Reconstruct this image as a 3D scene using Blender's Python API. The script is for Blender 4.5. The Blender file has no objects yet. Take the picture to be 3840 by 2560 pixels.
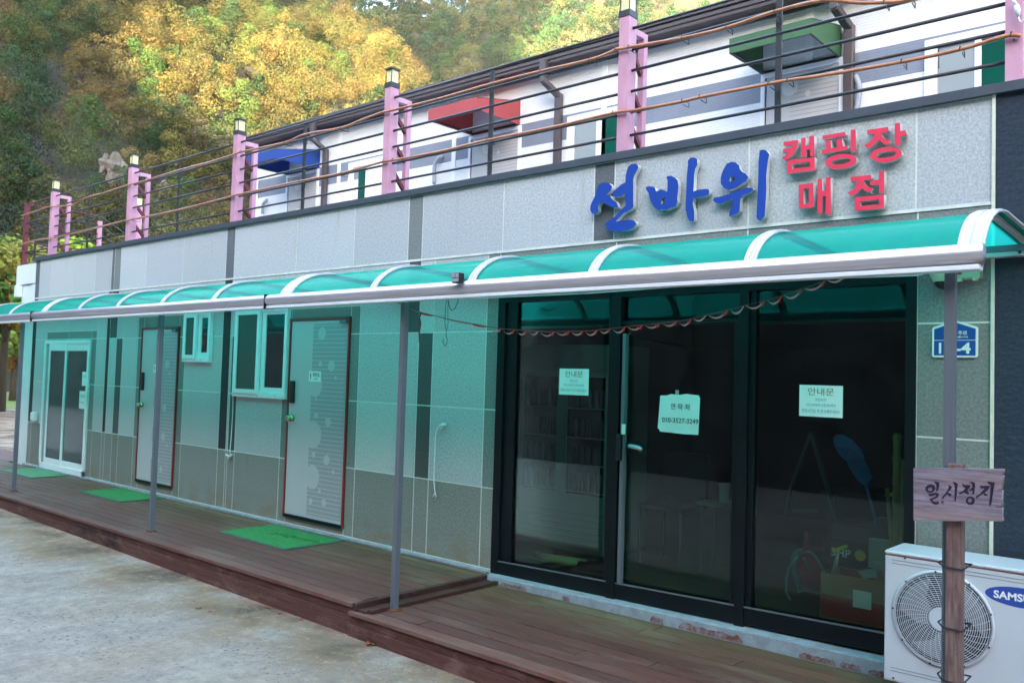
import bpy, bmesh, math, random
import numpy as np
from mathutils import Vector, Matrix
R = math.radians
random.seed(7)
scene = bpy.context.scene
COL = scene.collection

# ------------------------------------------------------------------ camera
FPX = 3239.1
YAW, PIT, ROL = R(-41.35067), R(2.48438), R(1.74152)
CAM = Vector((0.0, -5.0, 1.7))
_f = Vector((math.sin(YAW)*math.cos(PIT), math.cos(YAW)*math.cos(PIT), math.sin(PIT)))
_r = Vector((math.cos(YAW), -math.sin(YAW), 0))
_u = _r.cross(_f)
_r2 = math.cos(ROL)*_r + math.sin(ROL)*_u
_u2 = -math.sin(ROL)*_r + math.cos(ROL)*_u
cd = bpy.data.cameras.new("camera")
cam = bpy.data.objects.new("camera", cd)
COL.objects.link(cam)
cam.matrix_world = Matrix(((_r2.x, _u2.x, -_f.x, CAM.x), (_r2.y, _u2.y, -_f.y, CAM.y), (_r2.z, _u2.z, -_f.z, CAM.z), (0, 0, 0, 1)))
cd.sensor_width = 36.0
cd.lens = FPX/3840*36
cd.clip_start = 0.05
cd.clip_end = 5000
cd.dof.use_dof = True
cd.dof.focus_distance = 5.2
cd.dof.aperture_fstop = 5.0
scene.camera = cam

# ------------------------------------------------------------------ world, sun, exposure
SUN_AZ, SUN_EL = R(152), R(12)          # azimuth clockwise from +Y
w = bpy.data.worlds.new("World")
scene.world = w
w.use_nodes = True
wn, wl = w.node_tree.nodes, w.node_tree.links
sky = wn.new('ShaderNodeTexSky')
sky.sky_type = 'NISHITA'
sky.sun_disc = False
sky.sun_elevation = SUN_EL
sky.sun_rotation = SUN_AZ
sky.air_density = 1.0
sky.dust_density = 1.8
sky.ozone_density = 0.4
bg = wn['Background']
wl.new(sky.outputs[0], bg.inputs[0])
bg.inputs[1].default_value = 0.15
sd = bpy.data.lights.new("sun", 'SUN')
sd.energy = 5.0
sd.angle = R(0.5)
sd.color = (1.0, 0.80, 0.45)
sun = bpy.data.objects.new("sun", sd)
COL.objects.link(sun)
_s = Vector((math.sin(SUN_AZ)*math.cos(SUN_EL), math.cos(SUN_AZ)*math.cos(SUN_EL), math.sin(SUN_EL)))
sun.rotation_euler = _s.to_track_quat('Z', 'Y').to_euler()
sun.location = (0, -20, 60)
scene.view_settings.view_transform = 'Standard'
scene.view_settings.look = 'None'
scene.view_settings.gamma = 1
scene.view_settings.exposure = 4.08

# turns a point of the photograph (3840 px wide) into a point on a plane: ax 0/1/2 = x/y/z const
def at(px, py, v=0.0, ax=1):
    d = _r2*((px-1920)/FPX) - _u2*((py-1280)/FPX) + _f
    t = (v-CAM[ax])/d[ax]
    return CAM + d*t

# ------------------------------------------------------------------ materials
def mat(name, color=(.5, .5, .5), rough=.6, metal=0.0, spec=.5, noise=None, bump=None, coat=0):
    """noise=(scale, amount, second colour, stretch), bump=(scale, strength)"""
    m = bpy.data.materials.new(name)
    m.use_nodes = True
    nt = m.node_tree
    b = nt.nodes['Principled BSDF']
    b.inputs['Base Color'].default_value = (*color, 1)
    b.inputs['Roughness'].default_value = rough
    b.inputs['Metallic'].default_value = metal
    b.inputs['Specular IOR Level'].default_value = spec
    if coat: b.inputs['Coat Weight'].default_value = coat
    tc = nt.nodes.new('ShaderNodeTexCoord')
    if noise:
        sc, amt, c2, st = noise
        mp = nt.nodes.new('ShaderNodeMapping'); mp.inputs['Scale'].default_value = st
        nz = nt.nodes.new('ShaderNodeTexNoise'); nz.inputs['Scale'].default_value = sc
        nz.inputs['Detail'].default_value = 6; nz.inputs['Roughness'].default_value = .65
        rp = nt.nodes.new('ShaderNodeMapRange')
        rp.inputs['From Min'].default_value = .38; rp.inputs['From Max'].default_value = .66
        rp.inputs['To Max'].default_value = amt
        mx = nt.nodes.new('ShaderNodeMix'); mx.data_type = 'RGBA'
        mx.inputs['A'].default_value = (*color, 1); mx.inputs['B'].default_value = (*c2, 1)
        L = nt.links
        L.new(tc.outputs['Object'], mp.inputs[0]); L.new(mp.outputs[0], nz.inputs[0])
        L.new(nz.outputs[0], rp.inputs[0]); L.new(rp.outputs[0], mx.inputs['Factor'])
        L.new(mx.outputs['Result'], b.inputs['Base Color'])
    if bump:
        nz = nt.nodes.new('ShaderNodeTexNoise'); nz.inputs['Scale'].default_value = bump[0]; nz.inputs['Detail'].default_value = 5
        bp = nt.nodes.new('ShaderNodeBump'); bp.inputs['Strength'].default_value = bump[1]; bp.inputs['Distance'].default_value = .01
        nt.links.new(tc.outputs['Object'], nz.inputs[0]); nt.links.new(nz.outputs[0], bp.inputs['Height'])
        nt.links.new(bp.outputs[0], b.inputs['Normal'])
    return m

class NT:
    """tiny node helper"""
    def __init__(s, name):
        s.m = bpy.data.materials.new(name); s.m.use_nodes = True
        s.t = s.m.node_tree; s.b = s.t.nodes['Principled BSDF']; s.out = s.t.nodes['Material Output']
        s.tc = s.t.nodes.new('ShaderNodeTexCoord').outputs['Object']
    def n(s, typ, ins=None, **props):
        nd = s.t.nodes.new(typ)
        for k, v in props.items(): setattr(nd, k, v)
        for k, v in (ins or {}).items():
            if isinstance(v, bpy.types.NodeSocket): s.t.links.new(v, nd.inputs[k])
            else: nd.inputs[k].default_value = v
        return nd
    def noise(s, scale, stretch=(1, 1, 1), detail=5, rough=.6, vec=None):
        mp = s.n('ShaderNodeMapping', {'Vector': vec or s.tc, 'Scale': stretch})
        return s.n('ShaderNodeTexNoise', {'Vector': mp.outputs[0], 'Scale': scale, 'Detail': detail, 'Roughness': rough}).outputs[0]
    def ramp(s, fac, a, b, lo=0., hi=1.):
        return s.n('ShaderNodeMapRange', {'Value': fac, 'From Min': a, 'From Max': b, 'To Min': lo, 'To Max': hi}).outputs[0]
    def mix(s, fac, a, b, blend='MIX'):
        nd = s.n('ShaderNodeMix', None, data_type='RGBA', blend_type=blend)
        for k, v in (('Factor', fac), ('A', a), ('B', b)):
            if isinstance(v, bpy.types.NodeSocket): s.t.links.new(v, nd.inputs[k])
            elif k == 'Factor': nd.inputs[k].default_value = v
            else: nd.inputs[k].default_value = (*v, 1)
        return nd.outputs['Result']
    def link(s, a, b): s.t.links.new(a, b)
    def base(s, c, rough=.7, spec=.5):
        if isinstance(c, bpy.types.NodeSocket): s.link(c, s.b.inputs['Base Color'])
        else: s.b.inputs['Base Color'].default_value = (*c, 1)
        if isinstance(rough, bpy.types.NodeSocket): s.link(rough, s.b.inputs['Roughness'])
        else: s.b.inputs['Roughness'].default_value = rough
        s.b.inputs['Specular IOR Level'].default_value = spec
    def bump(s, h, strength=.3, dist=.01):
        bp = s.n('ShaderNodeBump', {'Height': h, 'Strength': strength, 'Distance': dist})
        s.link(bp.outputs[0], s.b.inputs['Normal'])

def granite(name, col, dark, stain=.25):
    k = NT(name)
    sp = k.noise(64, detail=5, rough=.9)
    f = k.ramp(sp, .42, .58)
    c = k.mix(f, dark, col)
    big = k.noise(1.3, (1, 1, .8), detail=4)
    c = k.mix(k.ramp(big, .35, .7, 0, .5), c, tuple(x*.82 for x in col))
    streak = k.noise(7, (1, 1, .06), detail=3)
    c = k.mix(k.ramp(streak, .60, .78, 0, stain), c, tuple(a*b for a, b in zip(dark, (1.0, .92, .75))))
    zz = k.n('ShaderNodeSeparateXYZ', {'Vector': k.tc}).outputs[2]
    dn = k.noise(5, (1, 1, 1.5), detail=5)
    splash = k.n('ShaderNodeMath', {0: k.ramp(zz, .50, .22), 1: k.ramp(dn, .40, .62)}, operation='MULTIPLY').outputs[0]
    c = k.mix(k.ramp(splash, 0, 1, 0, .75), c, (.22, .15, .085))
    drip = k.noise(3.1, (1, 1, .10), detail=4, rough=.55)
    under = k.n('ShaderNodeMath', {0: k.ramp(zz, 2.75, 3.25), 1: k.ramp(drip, .60, .70)}, operation='MULTIPLY').outputs[0]
    c = k.mix(k.ramp(under, 0, 1, 0, .55), c, (.26, .24, .15))
    tn = k.n('ShaderNodeAttribute', None, attribute_name='tint')
    c = k.mix(1.0, c, tn.outputs['Color'], 'MULTIPLY')
    k.base(c, .62, .4)
    k.bump(sp, .5, .004)
    return k.m

M = {}
M['light_granite'] = granite('light_granite', (.60, .61, .625), (.33, .34, .36))
M['mid_granite'] = granite('mid_granite', (.255, .27, .262), (.13, .14, .138))
M['dado_granite'] = granite('dado_granite', (.29, .30, .272), (.15, .155, .142), .5)
M['dark_granite'] = granite('dark_granite', (.105, .108, .112), (.05, .052, .056))
M['black_granite'] = granite('black_granite', (.03, .031, .036), (.015, .016, .018))
M['strip_granite'] = granite('strip_granite', (.155, .165, .185), (.08, .085, .095))
M['grout'] = mat('grout', (.72, .73, .70), .8, noise=(9, .6, (.5, .48, .43), (1, 1, 1)))
M['coping'] = mat('coping', (.052, .062, .082), .45, noise=(5, .5, (.075, .085, .10), (1, 1, 1)))
k = NT('navy_stucco')
v = k.n('ShaderNodeTexVoronoi', {'Vector': k.n('ShaderNodeMapping', {'Vector': k.tc, 'Scale': (1, 1, 2.2)}).outputs[0], 'Scale': 16., 'Randomness': 1.}).outputs[0]
n2 = k.noise(60, detail=4)
k.base(k.mix(k.ramp(n2, .3, .7), (.020, .030, .048), (.036, .048, .068)), .8, .25)
k.bump(k.mix(.5, v, n2), .45, .012)
M['navy_stucco'] = k.m
M['white_panel'] = mat('white_panel', (.74, .77, .78), .4, noise=(2, .4, (.62, .64, .62), (1, 1, .3)))
M['white_pvc'] = mat('white_pvc', (.80, .82, .84), .3, noise=(4, .25, (.66, .68, .68), (1, 1, 1)))
M['alu'] = mat('brushed_aluminium', (.56, .53, .58), .28, .55, noise=(6, .5, (.36, .34, .37), (.1, 3, 3)))
M['alu_white'] = mat('white_aluminium', (.56, .55, .58), .35, .15, noise=(8, .35, (.55, .54, .55), (1, 1, 1)))
M['post_grey'] = mat('grey_post_paint', (.145, .16, .185), .4, .2, noise=(6, .5, (.11, .12, .135), (1, 1, .3)))
M['dark_frame'] = mat('black_frame', (.004, .007, .009), .4, 0, spec=.25, noise=(9, .5, (.008, .012, .014), (1, 1, 1)))
M['dark_steel'] = mat('dark_steel', (.030, .033, .040), .42, .2, noise=(30, .6, (.055, .05, .048), (1, 1, 1)))
M['red_steel'] = mat('maroon_primer', (.16, .022, .035), .55, noise=(30, .5, (.09, .02, .025), (1, 1, 1)))
M['pink_steel'] = mat('pink_paint', (.60, .32, .43), .5, noise=(5, .7, (.48, .20, .28), (1, 1, .5)), bump=(60, .1))
M['brown_metal'] = mat('brown_gutter', (.085, .066, .070), .35, .1, noise=(6, .4, (.11, .088, .092), (1, 1, 1)))
M['lamp_glass'] = mat('cream_lamp_glass', (.76, .70, .38), .35)
M['rope'] = mat('orange_light_rope', (.52, .20, .085), .35, noise=(14, .7, (.28, .085, .04), (1, 1, 1)))
M['black'] = mat('black_plastic', (.01, .01, .012), .45)
M['white'] = mat('white_plastic', (.78, .79, .80), .4)
M['grey'] = mat('grey_plastic', (.30, .32, .36), .5)
M['gold'] = mat('brass', (.55, .45, .28), .25, .8)
M['door_frame_red'] = mat('red_door_frame', (.26, .025, .025), .4, noise=(8, .4, (.16, .018, .018), (1, 1, 1)))
M['door_leaf'] = mat('silver_door_leaf', (.50, .50, .52), .4, .1, noise=(3, .3, (.44, .44, .46), (1, 1, .5)))
M['door_stripe'] = mat('grey_door_pattern', (.33, .33, .36), .4, .1)
M['door_line'] = mat('pale_door_line', (.62, .62, .64), .4)
M['blue_sign'] = mat('blue_acrylic', (.018, .062, .34), .3, noise=(2, .3, (.014, .05, .29), (1, 1, 1)), coat=.3)
M['red_sign'] = mat('red_acrylic', (.80, .05, .10), .3, noise=(2, .3, (.62, .045, .085), (1, 1, 1)), coat=.3)
M['sign_side'] = mat('pale_sign_edge', (.50, .52, .50), .5)
M['paper'] = mat('paper', (.82, .83, .80), .75, noise=(9, .2, (.7, .72, .68), (1, 1, 1)))
M['ink'] = mat('dark_ink', (.02, .03, .03), .7)
M['ink_brown'] = mat('brown_ink', (.25, .11, .03), .7)
M['ink_blue'] = mat('blue_ink', (.10, .30, .42), .7)
M['ink_purple'] = mat('sign_paint', (.020, .008, .030), .5)
M['plate_blue'] = mat('address_blue', (.008, .075, .30), .3, coat=.2)
M['plate_white'] = mat('address_white', (.74, .78, .74), .35)
M['mat_green'] = mat('green_rubber_mat', (.035, .27, .070), .9, noise=(40, .9, (.02, .15, .04), (1, 1, 1)), bump=(240, .8))
M['mat_green_old'] = mat('faded_green_mat', (.13, .26, .17), .85, noise=(3, .9, (.05, .30, .09), (1, 1, 1)), bump=(240, .8))
M['mat_edge'] = mat('mat_edge', (.07, .085, .09), .7)
M['siding_trim'] = mat('white_trim', (.76, .77, .82), .45)
M['green_glass'] = mat('dark_green_glass', (.006, .075, .055), .06, spec=.9)
M['mesh_glass'] = mat('insect_screen', (.26, .29, .30), .35, spec=.6)
M['dark_glass'] = mat('dark_window_glass', (.012, .022, .024), .04, spec=.8)
M['door_glass_dark'] = mat('sliding_door_pane', (.035, .085, .085), .05, spec=.9, noise=(1.2, .7, (.015, .03, .03), (1, 1, .6)))  # teal tint, raised to stand in for reflections in the pane
M['brick'] = mat('old_red_brick', (.16, .045, .03), .85, noise=(30, .8, (.30, .30, .33), (1, 1, 1)), bump=(50, .6))
M['sill_paint'] = mat('blue_white_sill', (.30, .35, .39), .6, noise=(14, .9, (.22, .23, .26), (1, 1, 1)), bump=(40, .5))
M['caulk'] = mat('cream_caulk', (.70, .70, .58), .7, noise=(12, .5, (.5, .48, .36), (1, 1, 1)))
M['cardboard'] = mat('cardboard', (.34, .19, .09), .8, noise=(6, .3, (.26, .14, .07), (1, 1, 1)))
M['box_red'] = mat('box_red_print', (.34, .03, .03), .7)
M['tank_red'] = mat('red_tank', (.32, .012, .02), .3)
M['hose'] = mat('teal_hose', (.03, .33, .36), .4)
M['net_blue'] = mat('blue_net', (.01, .16, .46), .6)
M['bamboo'] = mat('bamboo', (.42, .30, .10), .5, noise=(10, .5, (.28, .22, .07), (1, 1, 1)))
M['easel_grey'] = mat('easel_grey', (.07, .11, .10), .6)
M['fridge'] = mat('fridge_white', (.30, .40, .38), .35)
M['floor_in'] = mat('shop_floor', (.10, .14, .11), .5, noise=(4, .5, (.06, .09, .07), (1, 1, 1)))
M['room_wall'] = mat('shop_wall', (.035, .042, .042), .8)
M['yellow'] = mat('yellow_plastic', (.65, .55, .06), .5)
M['string'] = mat('brown_string', (.10, .05, .04), .7)
M['tape'] = mat('hazard_tape', (.40, .34, .30), .6)
M['tape_red'] = mat('hazard_tape_red', (.45, .03, .03), .6)
M['ac_white'] = mat('appliance_white', (.52, .55, .60), .38, noise=(3, .35, (.45, .47, .50), (1, 1, 1)), bump=(300, .04))
M['rust'] = mat('rust', (.16, .05, .02), .8)
M['fan_grey'] = mat('fan_blade', (.22, .23, .25), .5)
M['rock'] = mat('rock', (.11, .10, .092), .9, noise=(.7, .9, (.05, .042, .036), (1, 1, 1)), bump=(2, 1))
M['bark'] = mat('bark', (.10, .075, .05), .9, noise=(12, .6, (.05, .04, .03), (1, 1, .2)), bump=(30, .8))
M['awning_blue'] = mat('blue_canvas', (.014, .055, .27), .6, noise=(3, .3, (.01, .04, .28), (1, 1, 1)))
M['awning_red'] = mat('red_canvas', (.40, .065, .07), .6, noise=(3, .35, (.30, .045, .05), (1, 1, 1)))
M['awning_green'] = mat('green_canvas', (.045, .125, .050), .6, noise=(3, .35, (.035, .095, .045), (1, 1, 1)))
M['fridge_goods'] = mat('bottles', (.05, .10, .20), .3, noise=(40, 1, (.25, .10, .04), (1, 1, 1)))

# wood decking: red-brown, weathered; each board has its own tint
k = NT('deck_boards')
a = k.n('ShaderNodeAttribute', None, attribute_name='tint')
g = k.noise(9, (.35, 7, 7), detail=8, rough=.7)
g2 = k.noise(2.2, (.6, 2.2, 1), detail=5, rough=.65)
c = k.mix(k.ramp(g, .35, .68), (.078, .024, .019), (.138, .056, .044))
c = k.mix(k.ramp(g2, .48, .72, 0, .55), c, (.17, .12, .095))
c = k.mix(1.0, c, a.outputs['Color'], 'MULTIPLY')
sc = k.noise(34, (.25, 5, 5), detail=4)
c = k.mix(k.ramp(sc, .66, .74, 0, .5), c, (.30, .25, .24))
k.base(c, k.ramp(g, .3, .7, .45, .7), .4)
k.bump(g, .35, .004)
M['deck'] = k.m
k = NT('weathered_sign_wood')
g = k.noise(7, (.7, 7, 11), detail=9, rough=.72)
g2 = k.noise(2.6, (.8, 1, 4.5), detail=3)
c = k.mix(k.ramp(g, .33, .70), (.12, .085, .10), (.30, .245, .29))
c = k.mix(k.ramp(g2, .5, .68, 0, .6), c, (.30, .19, .16))
cr = k.noise(5, (.5, 1, 26), detail=6, rough=.55)
c = k.mix(k.ramp(cr, .66, .72, 0, .85), c, (.035, .02, .02))
k.base(c, .78, .3); k.bump(g, .6, .004)
M['sign_wood'] = k.m
k = NT('weathered_post_wood')
g = k.noise(9, (11, 11, .8), detail=9, rough=.72)
g2 = k.noise(3, (3, 3, 1.4), detail=4)
c = k.mix(k.ramp(g, .33, .68), (.085, .040, .032), (.27, .185, .165))
c = k.mix(k.ramp(g2, .5, .66, 0, .65), c, (.09, .05, .05))
k.base(c, .75, .3); k.bump(g, .6, .004)
M['post_wood'] = k.m

k = NT('fascia_wood')
g = k.noise(8, (.4, 7, 9), detail=9, rough=.75)
g2 = k.noise(1.1, (1, 1, 2.5), detail=6, rough=.7)
g3 = k.noise(4, (1, 1, 2), detail=6, rough=.7)
c = k.mix(k.ramp(g, .36, .66), (.075, .026, .020), (.155, .070, .055))
c = k.mix(k.ramp(g3, .52, .66, 0, .6), c, (.24, .15, .12))
c = k.mix(k.ramp(g2, .56, .68, 0, .9), c, (.020, .014, .013))
c = k.mix(1.0, c, k.n('ShaderNodeAttribute', None, attribute_name='tint').outputs['Color'], 'MULTIPLY')
k.base(c, .7, .3); k.bump(g, .6, .006)
M['fascia'] = k.m

# concrete yard
k = NT('yard_concrete')
n1 = k.noise(.55, (1.7, 1, 1), detail=6, rough=.6)
n2 = k.noise(2.6, (1.7, .75, 1), detail=9, rough=.7)
n3 = k.noise(38, detail=6, rough=.85)
c = k.mix(k.ramp(n2, .35, .7), (.20, .187, .175), (.315, .295, .27))
c = k.mix(k.ramp(n1, .5, .72, 0, .7), c, (.25, .20, .145))
vo = k.n('ShaderNodeTexVoronoi', {'Vector': k.tc, 'Scale': 30., 'Randomness': 1.})
sx = k.n('ShaderNodeSeparateColor', {'Color': vo.outputs['Color']})
peb = k.ramp(sx.outputs[0], .42, .46)
near = k.ramp(vo.outputs['Distance'], .34, .26)
pm = k.n('ShaderNodeMath', {0: peb, 1: near}, operation='MULTIPLY').outputs[0]
zone = k.ramp(k.noise(.9, (1, 1.6, 1), detail=4), .36, .54)
pm = k.n('ShaderNodeMath', {0: pm, 1: zone}, operation='MULTIPLY').outputs[0]
c = k.mix(pm, c, k.mix(sx.outputs[1], (.055, .07, .11), (.24, .235, .25)))
c = k.mix(k.ramp(n3, .55, .66, 0, .6), c, (.11, .115, .135))
c = k.mix(k.ramp(n3, .42, .34, 0, .5), c, (.42, .40, .37))
# brown dirt along the foot of the deck
xyz = k.n('ShaderNodeSeparateXYZ', {'Vector': k.tc})
dd = k.ramp(xyz.outputs[1], -2.3, -1.40)
dn = k.noise(1.4, (1, 1, 1), detail=7)
ad = k.n('ShaderNodeMath', {0: dd, 1: k.ramp(dn, .3, .7, -.2, 1.1)}, operation='MULTIPLY').outputs[0]
c = k.mix(k.ramp(ad, .05, .45, 0, .92), c, (.20, .145, .095))
c = k.mix(k.ramp(ad, .42, .75, 0, .85), c, (.07, .055, .045))
g4 = k.noise(11, (1, 1, 1), detail=10, rough=.85)
c = k.mix(k.ramp(g4, .50, .64, 0, .6), c, (.125, .12, .13))
c = k.mix(k.ramp(g4, .46, .36, 0, .5), c, (.43, .395, .35))
c = k.mix(1.0, c, (1.24, 1.14, 1.02), 'MULTIPLY')
k.base(c, .9, .25)
k.bump(k.mix(.5, n3, n2), .9, .022)
M['yard'] = k.m

# upper building cladding: brick-pattern siding with a grey band
k = NT('siding')
xyz = k.n('ShaderNodeSeparateXYZ', {'Vector': k.tc})
uv = k.n('ShaderNodeCombineXYZ', {0: xyz.outputs[0], 1: xyz.outputs[2]})
br = k.n('ShaderNodeTexBrick', {'Vector': uv.outputs[0], 'Scale': 1., 'Color1': (1, 1, 1, 1), 'Color2': (.88, .88, .88, 1), 'Mortar': (0, 0, 0, 1),
                                'Mortar Size': .004, 'Mortar Smooth': .4, 'Brick Width': .20, 'Row Height': .030})
isb = k.n('ShaderNodeAttribute', None, attribute_name='tint')
c = k.mix(.16, isb.outputs['Color'], br.outputs['Color'], 'MULTIPLY')
nn = k.noise(3, detail=4)
c = k.mix(k.ramp(nn, .4, .7, 0, .3), c, k.mix(.3, c, (.45, .45, .5)))
k.base(c, .5, .4)
k.bump(br.outputs['Color'], .6, .006)
M['siding'] = k.m

# translucent teal polycarbonate
k = NT('teal_polycarbonate')
dirt = k.noise(2.5, (1, 1, 1), detail=6)
spots = k.noise(26, detail=2)
tint = k.mix(k.ramp(dirt, .45, .75, 0, .3), (.022, .92, .62), (.018, .68, .48))
tr = k.n('ShaderNodeBsdfTransparent', {'Color': tint})
tl = k.n('ShaderNodeBsdfTranslucent', {'Color': (.03, .76, .64, 1)})
k.base(k.mix(k.ramp(spots, .70, .76, 0, .5), (.035, .44, .47), (.02, .14, .15)), .2, .6)
m1 = k.n('ShaderNodeMixShader', {0: .66, 1: k.b.outputs[0], 2: tl.outputs[0]})
m2 = k.n('ShaderNodeMixShader', {0: .42, 1: m1.outputs[0], 2: tr.outputs[0]})
k.link(m2.outputs[0], k.out.inputs[0])
M['teal'] = k.m

def glass(name, tint, refl=1.0, rf=.7):
    k = NT(name)
    tr = k.n('ShaderNodeBsdfTransparent', {'Color': (*tint, 1)})
    gl = k.n('ShaderNodeBsdfGlossy', {'Color': (refl, refl, refl, 1), 'Roughness': .015})
    fr = k.n('ShaderNodeFresnel', {'IOR': 1.55})
    f = k.n('ShaderNodeMath', {0: fr.outputs[0], 1: rf}, operation='MULTIPLY').outputs[0]
    mx = k.n('ShaderNodeMixShader', {0: f, 1: tr.outputs[0], 2: gl.outputs[0]})
    k.link(mx.outputs[0], k.out.inputs[0])
    return k.m
M['shop_glass'] = glass('tinted_shop_glass', (.66, .78, .74), rf=.6)
M['door_glass'] = glass('sliding_door_glass', (.35, .45, .45))

def foliage(name, trans=.3):
    k = NT(name)
    a = k.n('ShaderNodeAttribute', None, attribute_name='tint')
    k.base(a.outputs['Color'], .75, .15)
    tl = k.n('ShaderNodeBsdfTranslucent', {'Color': a.outputs['Color']})
    mx = k.n('ShaderNodeMixShader', {0: trans, 1: k.b.outputs[0], 2: tl.outputs[0]})
    k.link(mx.outputs[0], k.out.inputs[0])
    return k.m
M['leaves'] = foliage('leaves', .18)

# ------------------------------------------------------------------ mesh helpers
class MB:
    def __init__(s):
        s.v = []; s.f = []; s.mi = []; s.t = []
    def add(s, vs, fs, m=0, tint=(1, 1, 1)):
        o = len(s.v); s.v += [tuple(p) for p in vs]
        for f in fs: s.f.append(tuple(i+o for i in f)); s.mi.append(m); s.t.append(tint)
    def box(s, x0, x1, y0, y1, z0, z1, m=0, tint=(1, 1, 1), dz=0.0):
        """dz: how much the x1 end is raised"""
        x0, x1 = min(x0, x1), max(x0, x1); y0, y1 = min(y0, y1), max(y0, y1); z0, z1 = min(z0, z1), max(z0, z1)
        vs = [(x0, y0, z0), (x1, y0, z0+dz), (x1, y1, z0+dz), (x0, y1, z0), (x0, y0, z1), (x1, y0, z1+dz), (x1, y1, z1+dz), (x0, y1, z1)]
        s.add(vs, [(0, 3, 2, 1), (4, 5, 6, 7), (0, 1, 5, 4), (1, 2, 6, 5), (2, 3, 7, 6), (3, 0, 4, 7)], m, tint)
        return s
    def hexa(s, vs, m=0, tint=(1, 1, 1)):
        s.add(vs, [(0, 3, 2, 1), (4, 5, 6, 7), (0, 1, 5, 4), (1, 2, 6, 5), (2, 3, 7, 6), (3, 0, 4, 7)], m, tint)
        return s
    def prism_x(s, prof, x0, x1, m=0):
        n = len(prof)
        vs = [(x0, y, z) for y, z in prof]+[(x1, y, z) for y, z in prof]
        fs = [(i, (i+1) % n, n+(i+1) % n, n+i) for i in range(n)]+[tuple(range(n))[::-1], tuple(range(n, 2*n))]
        s.add(vs, fs, m); return s
    def tube(s, pts, r, seg=8, m=0, tint=(1, 1, 1), cap=True):
        pts = [Vector(p) for p in pts]
        n = len(pts); rs = r if isinstance(r, (list, tuple)) else [r]*n
        ref = None; vs = []
        for i, p in enumerate(pts):
            d = (pts[min(i+1, n-1)]-pts[max(i-1, 0)]).normalized()
            if ref is None: ref = Vector((0, 0, 1)) if abs(d.z) < .9 else Vector((1, 0, 0))
            a = d.cross(ref).normalized(); b = a.cross(d).normalized(); ref = b
            for j in range(seg):
                t = 2*math.pi*(j+.5)/seg
                vs.append(p+(a*math.cos(t)+b*math.sin(t))*rs[i])
        fs = [(i*seg+j, i*seg+(j+1) % seg, (i+1)*seg+(j+1) % seg, (i+1)*seg+j) for i in range(n-1) for j in range(seg)]
        if cap: fs += [tuple(range(seg))[::-1], tuple(range((n-1)*seg, n*seg))]
        s.add(vs, fs, m, tint); return s
    def bar(s, p, q, w=.02, h=None, m=0, tint=(1, 1, 1)):
        """square bar from p to q"""
        h = h or w
        p, q = Vector(p), Vector(q); d = (q-p).normalized()
        up = Vector((0, 0, 1)) if abs(d.z) < .95 else Vector((0, 1, 0))
        a = d.cross(up).normalized()*w/2; b = a.cross(d).normalized()*h/2
        vs = [p-a-b, p+a-b, p+a+b, p-a+b, q-a-b, q+a-b, q+a+b, q-a+b]
        s.add(vs, [(0, 3, 2, 1), (4, 5, 6, 7), (0, 1, 5, 4), (1, 2, 6, 5), (2, 3, 7, 6), (3, 0, 4, 7)], m, tint); return s
    def disc(s, c, r, y, th=.001, m=0, seg=28, clip=None):
        """flat disc facing -y; clip=(x0,x1)"""
        pts = []
        for i in range(seg):
            t = 2*math.pi*i/seg
            x = c[0]+r*math.cos(t); z = c[1]+r*math.sin(t)
            if clip: x = min(max(x, clip[0]), clip[1])
            pts.append((x, z))
        vs = [(x, y, z) for x, z in pts]+[(x, y-th, z) for x, z in pts]
        fs = [tuple(range(seg))[::-1], tuple(range(seg, 2*seg))]+[(i, (i+1) % seg, seg+(i+1) % seg, seg+i) for i in range(seg)]
        s.add(vs, fs, m); return s
    def build(s, name, mats, parent=None, smooth=False, bevel=0, kind=None):
        me = bpy.data.meshes.new(name)
        me.from_pydata(s.v, [], s.f)
        if not isinstance(mats, (list, tuple)): mats = [mats]
        for m in mats: me.materials.append(M[m] if isinstance(m, str) else m)
        me.polygons.foreach_set('material_index', s.mi)
        if any(t != (1, 1, 1) for t in s.t):
            at_ = me.color_attributes.new('tint', 'FLOAT_COLOR', 'CORNER')
            arr = []
            for p, t in zip(me.polygons, s.t): arr += [t[0], t[1], t[2], 1.0]*len(p.vertices)
            at_.data.foreach_set('color', arr)
        else:
            at_ = me.color_attributes.new('tint', 'FLOAT_COLOR', 'POINT')
            at_.data.foreach_set('color', [1.0]*4*len(me.vertices))
        if smooth: me.polygons.foreach_set('use_smooth', [True]*len(me.polygons))
        bm = bmesh.new(); bm.from_mesh(me); bmesh.ops.recalc_face_normals(bm, faces=bm.faces); bm.to_mesh(me); bm.free()
        me.update()
        o = bpy.data.objects.new(name, me); COL.objects.link(o)
        if parent: put(o, parent)
        if kind: o['kind'] = kind
        if bevel:
            b = o.modifiers.new('bevel', 'BEVEL'); b.width = bevel; b.segments = 2; b.limit_method = 'ANGLE'; b.harden_normals = False
        return o

def each(name, m, parent, boxes, bevel=0):
    for b in boxes: MB().box(*b).build(name, m, parent, bevel=bevel)

def put(o, parent):
    """parent o keeping its world place (parents are only translated)"""
    o.parent = parent
    w_ = Vector((0, 0, 0)); q = parent
    while q is not None: w_ += q.location; q = q.parent
    o.location = o.location-w_
    return o

def thing(name, label, cat, loc=(0, 0, 0), group=None):
    o = bpy.data.objects.new(name, None); COL.objects.link(o); o.location = loc
    o.empty_display_size = .1
    o['label'] = label; o['category'] = cat
    if group: o['group'] = group
    return o
def tag(o, label, cat, group=None):
    o['label'] = label; o['category'] = cat
    if group: o['group'] = group
    return o
def copy_tree(o, parent=None):
    c = o.copy(); COL.objects.link(c)
    if parent is not None: c.parent = parent
    for ch in [x for x in list(scene.objects) if x.parent == o]:
        copy_tree(ch, c)
    return c

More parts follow.
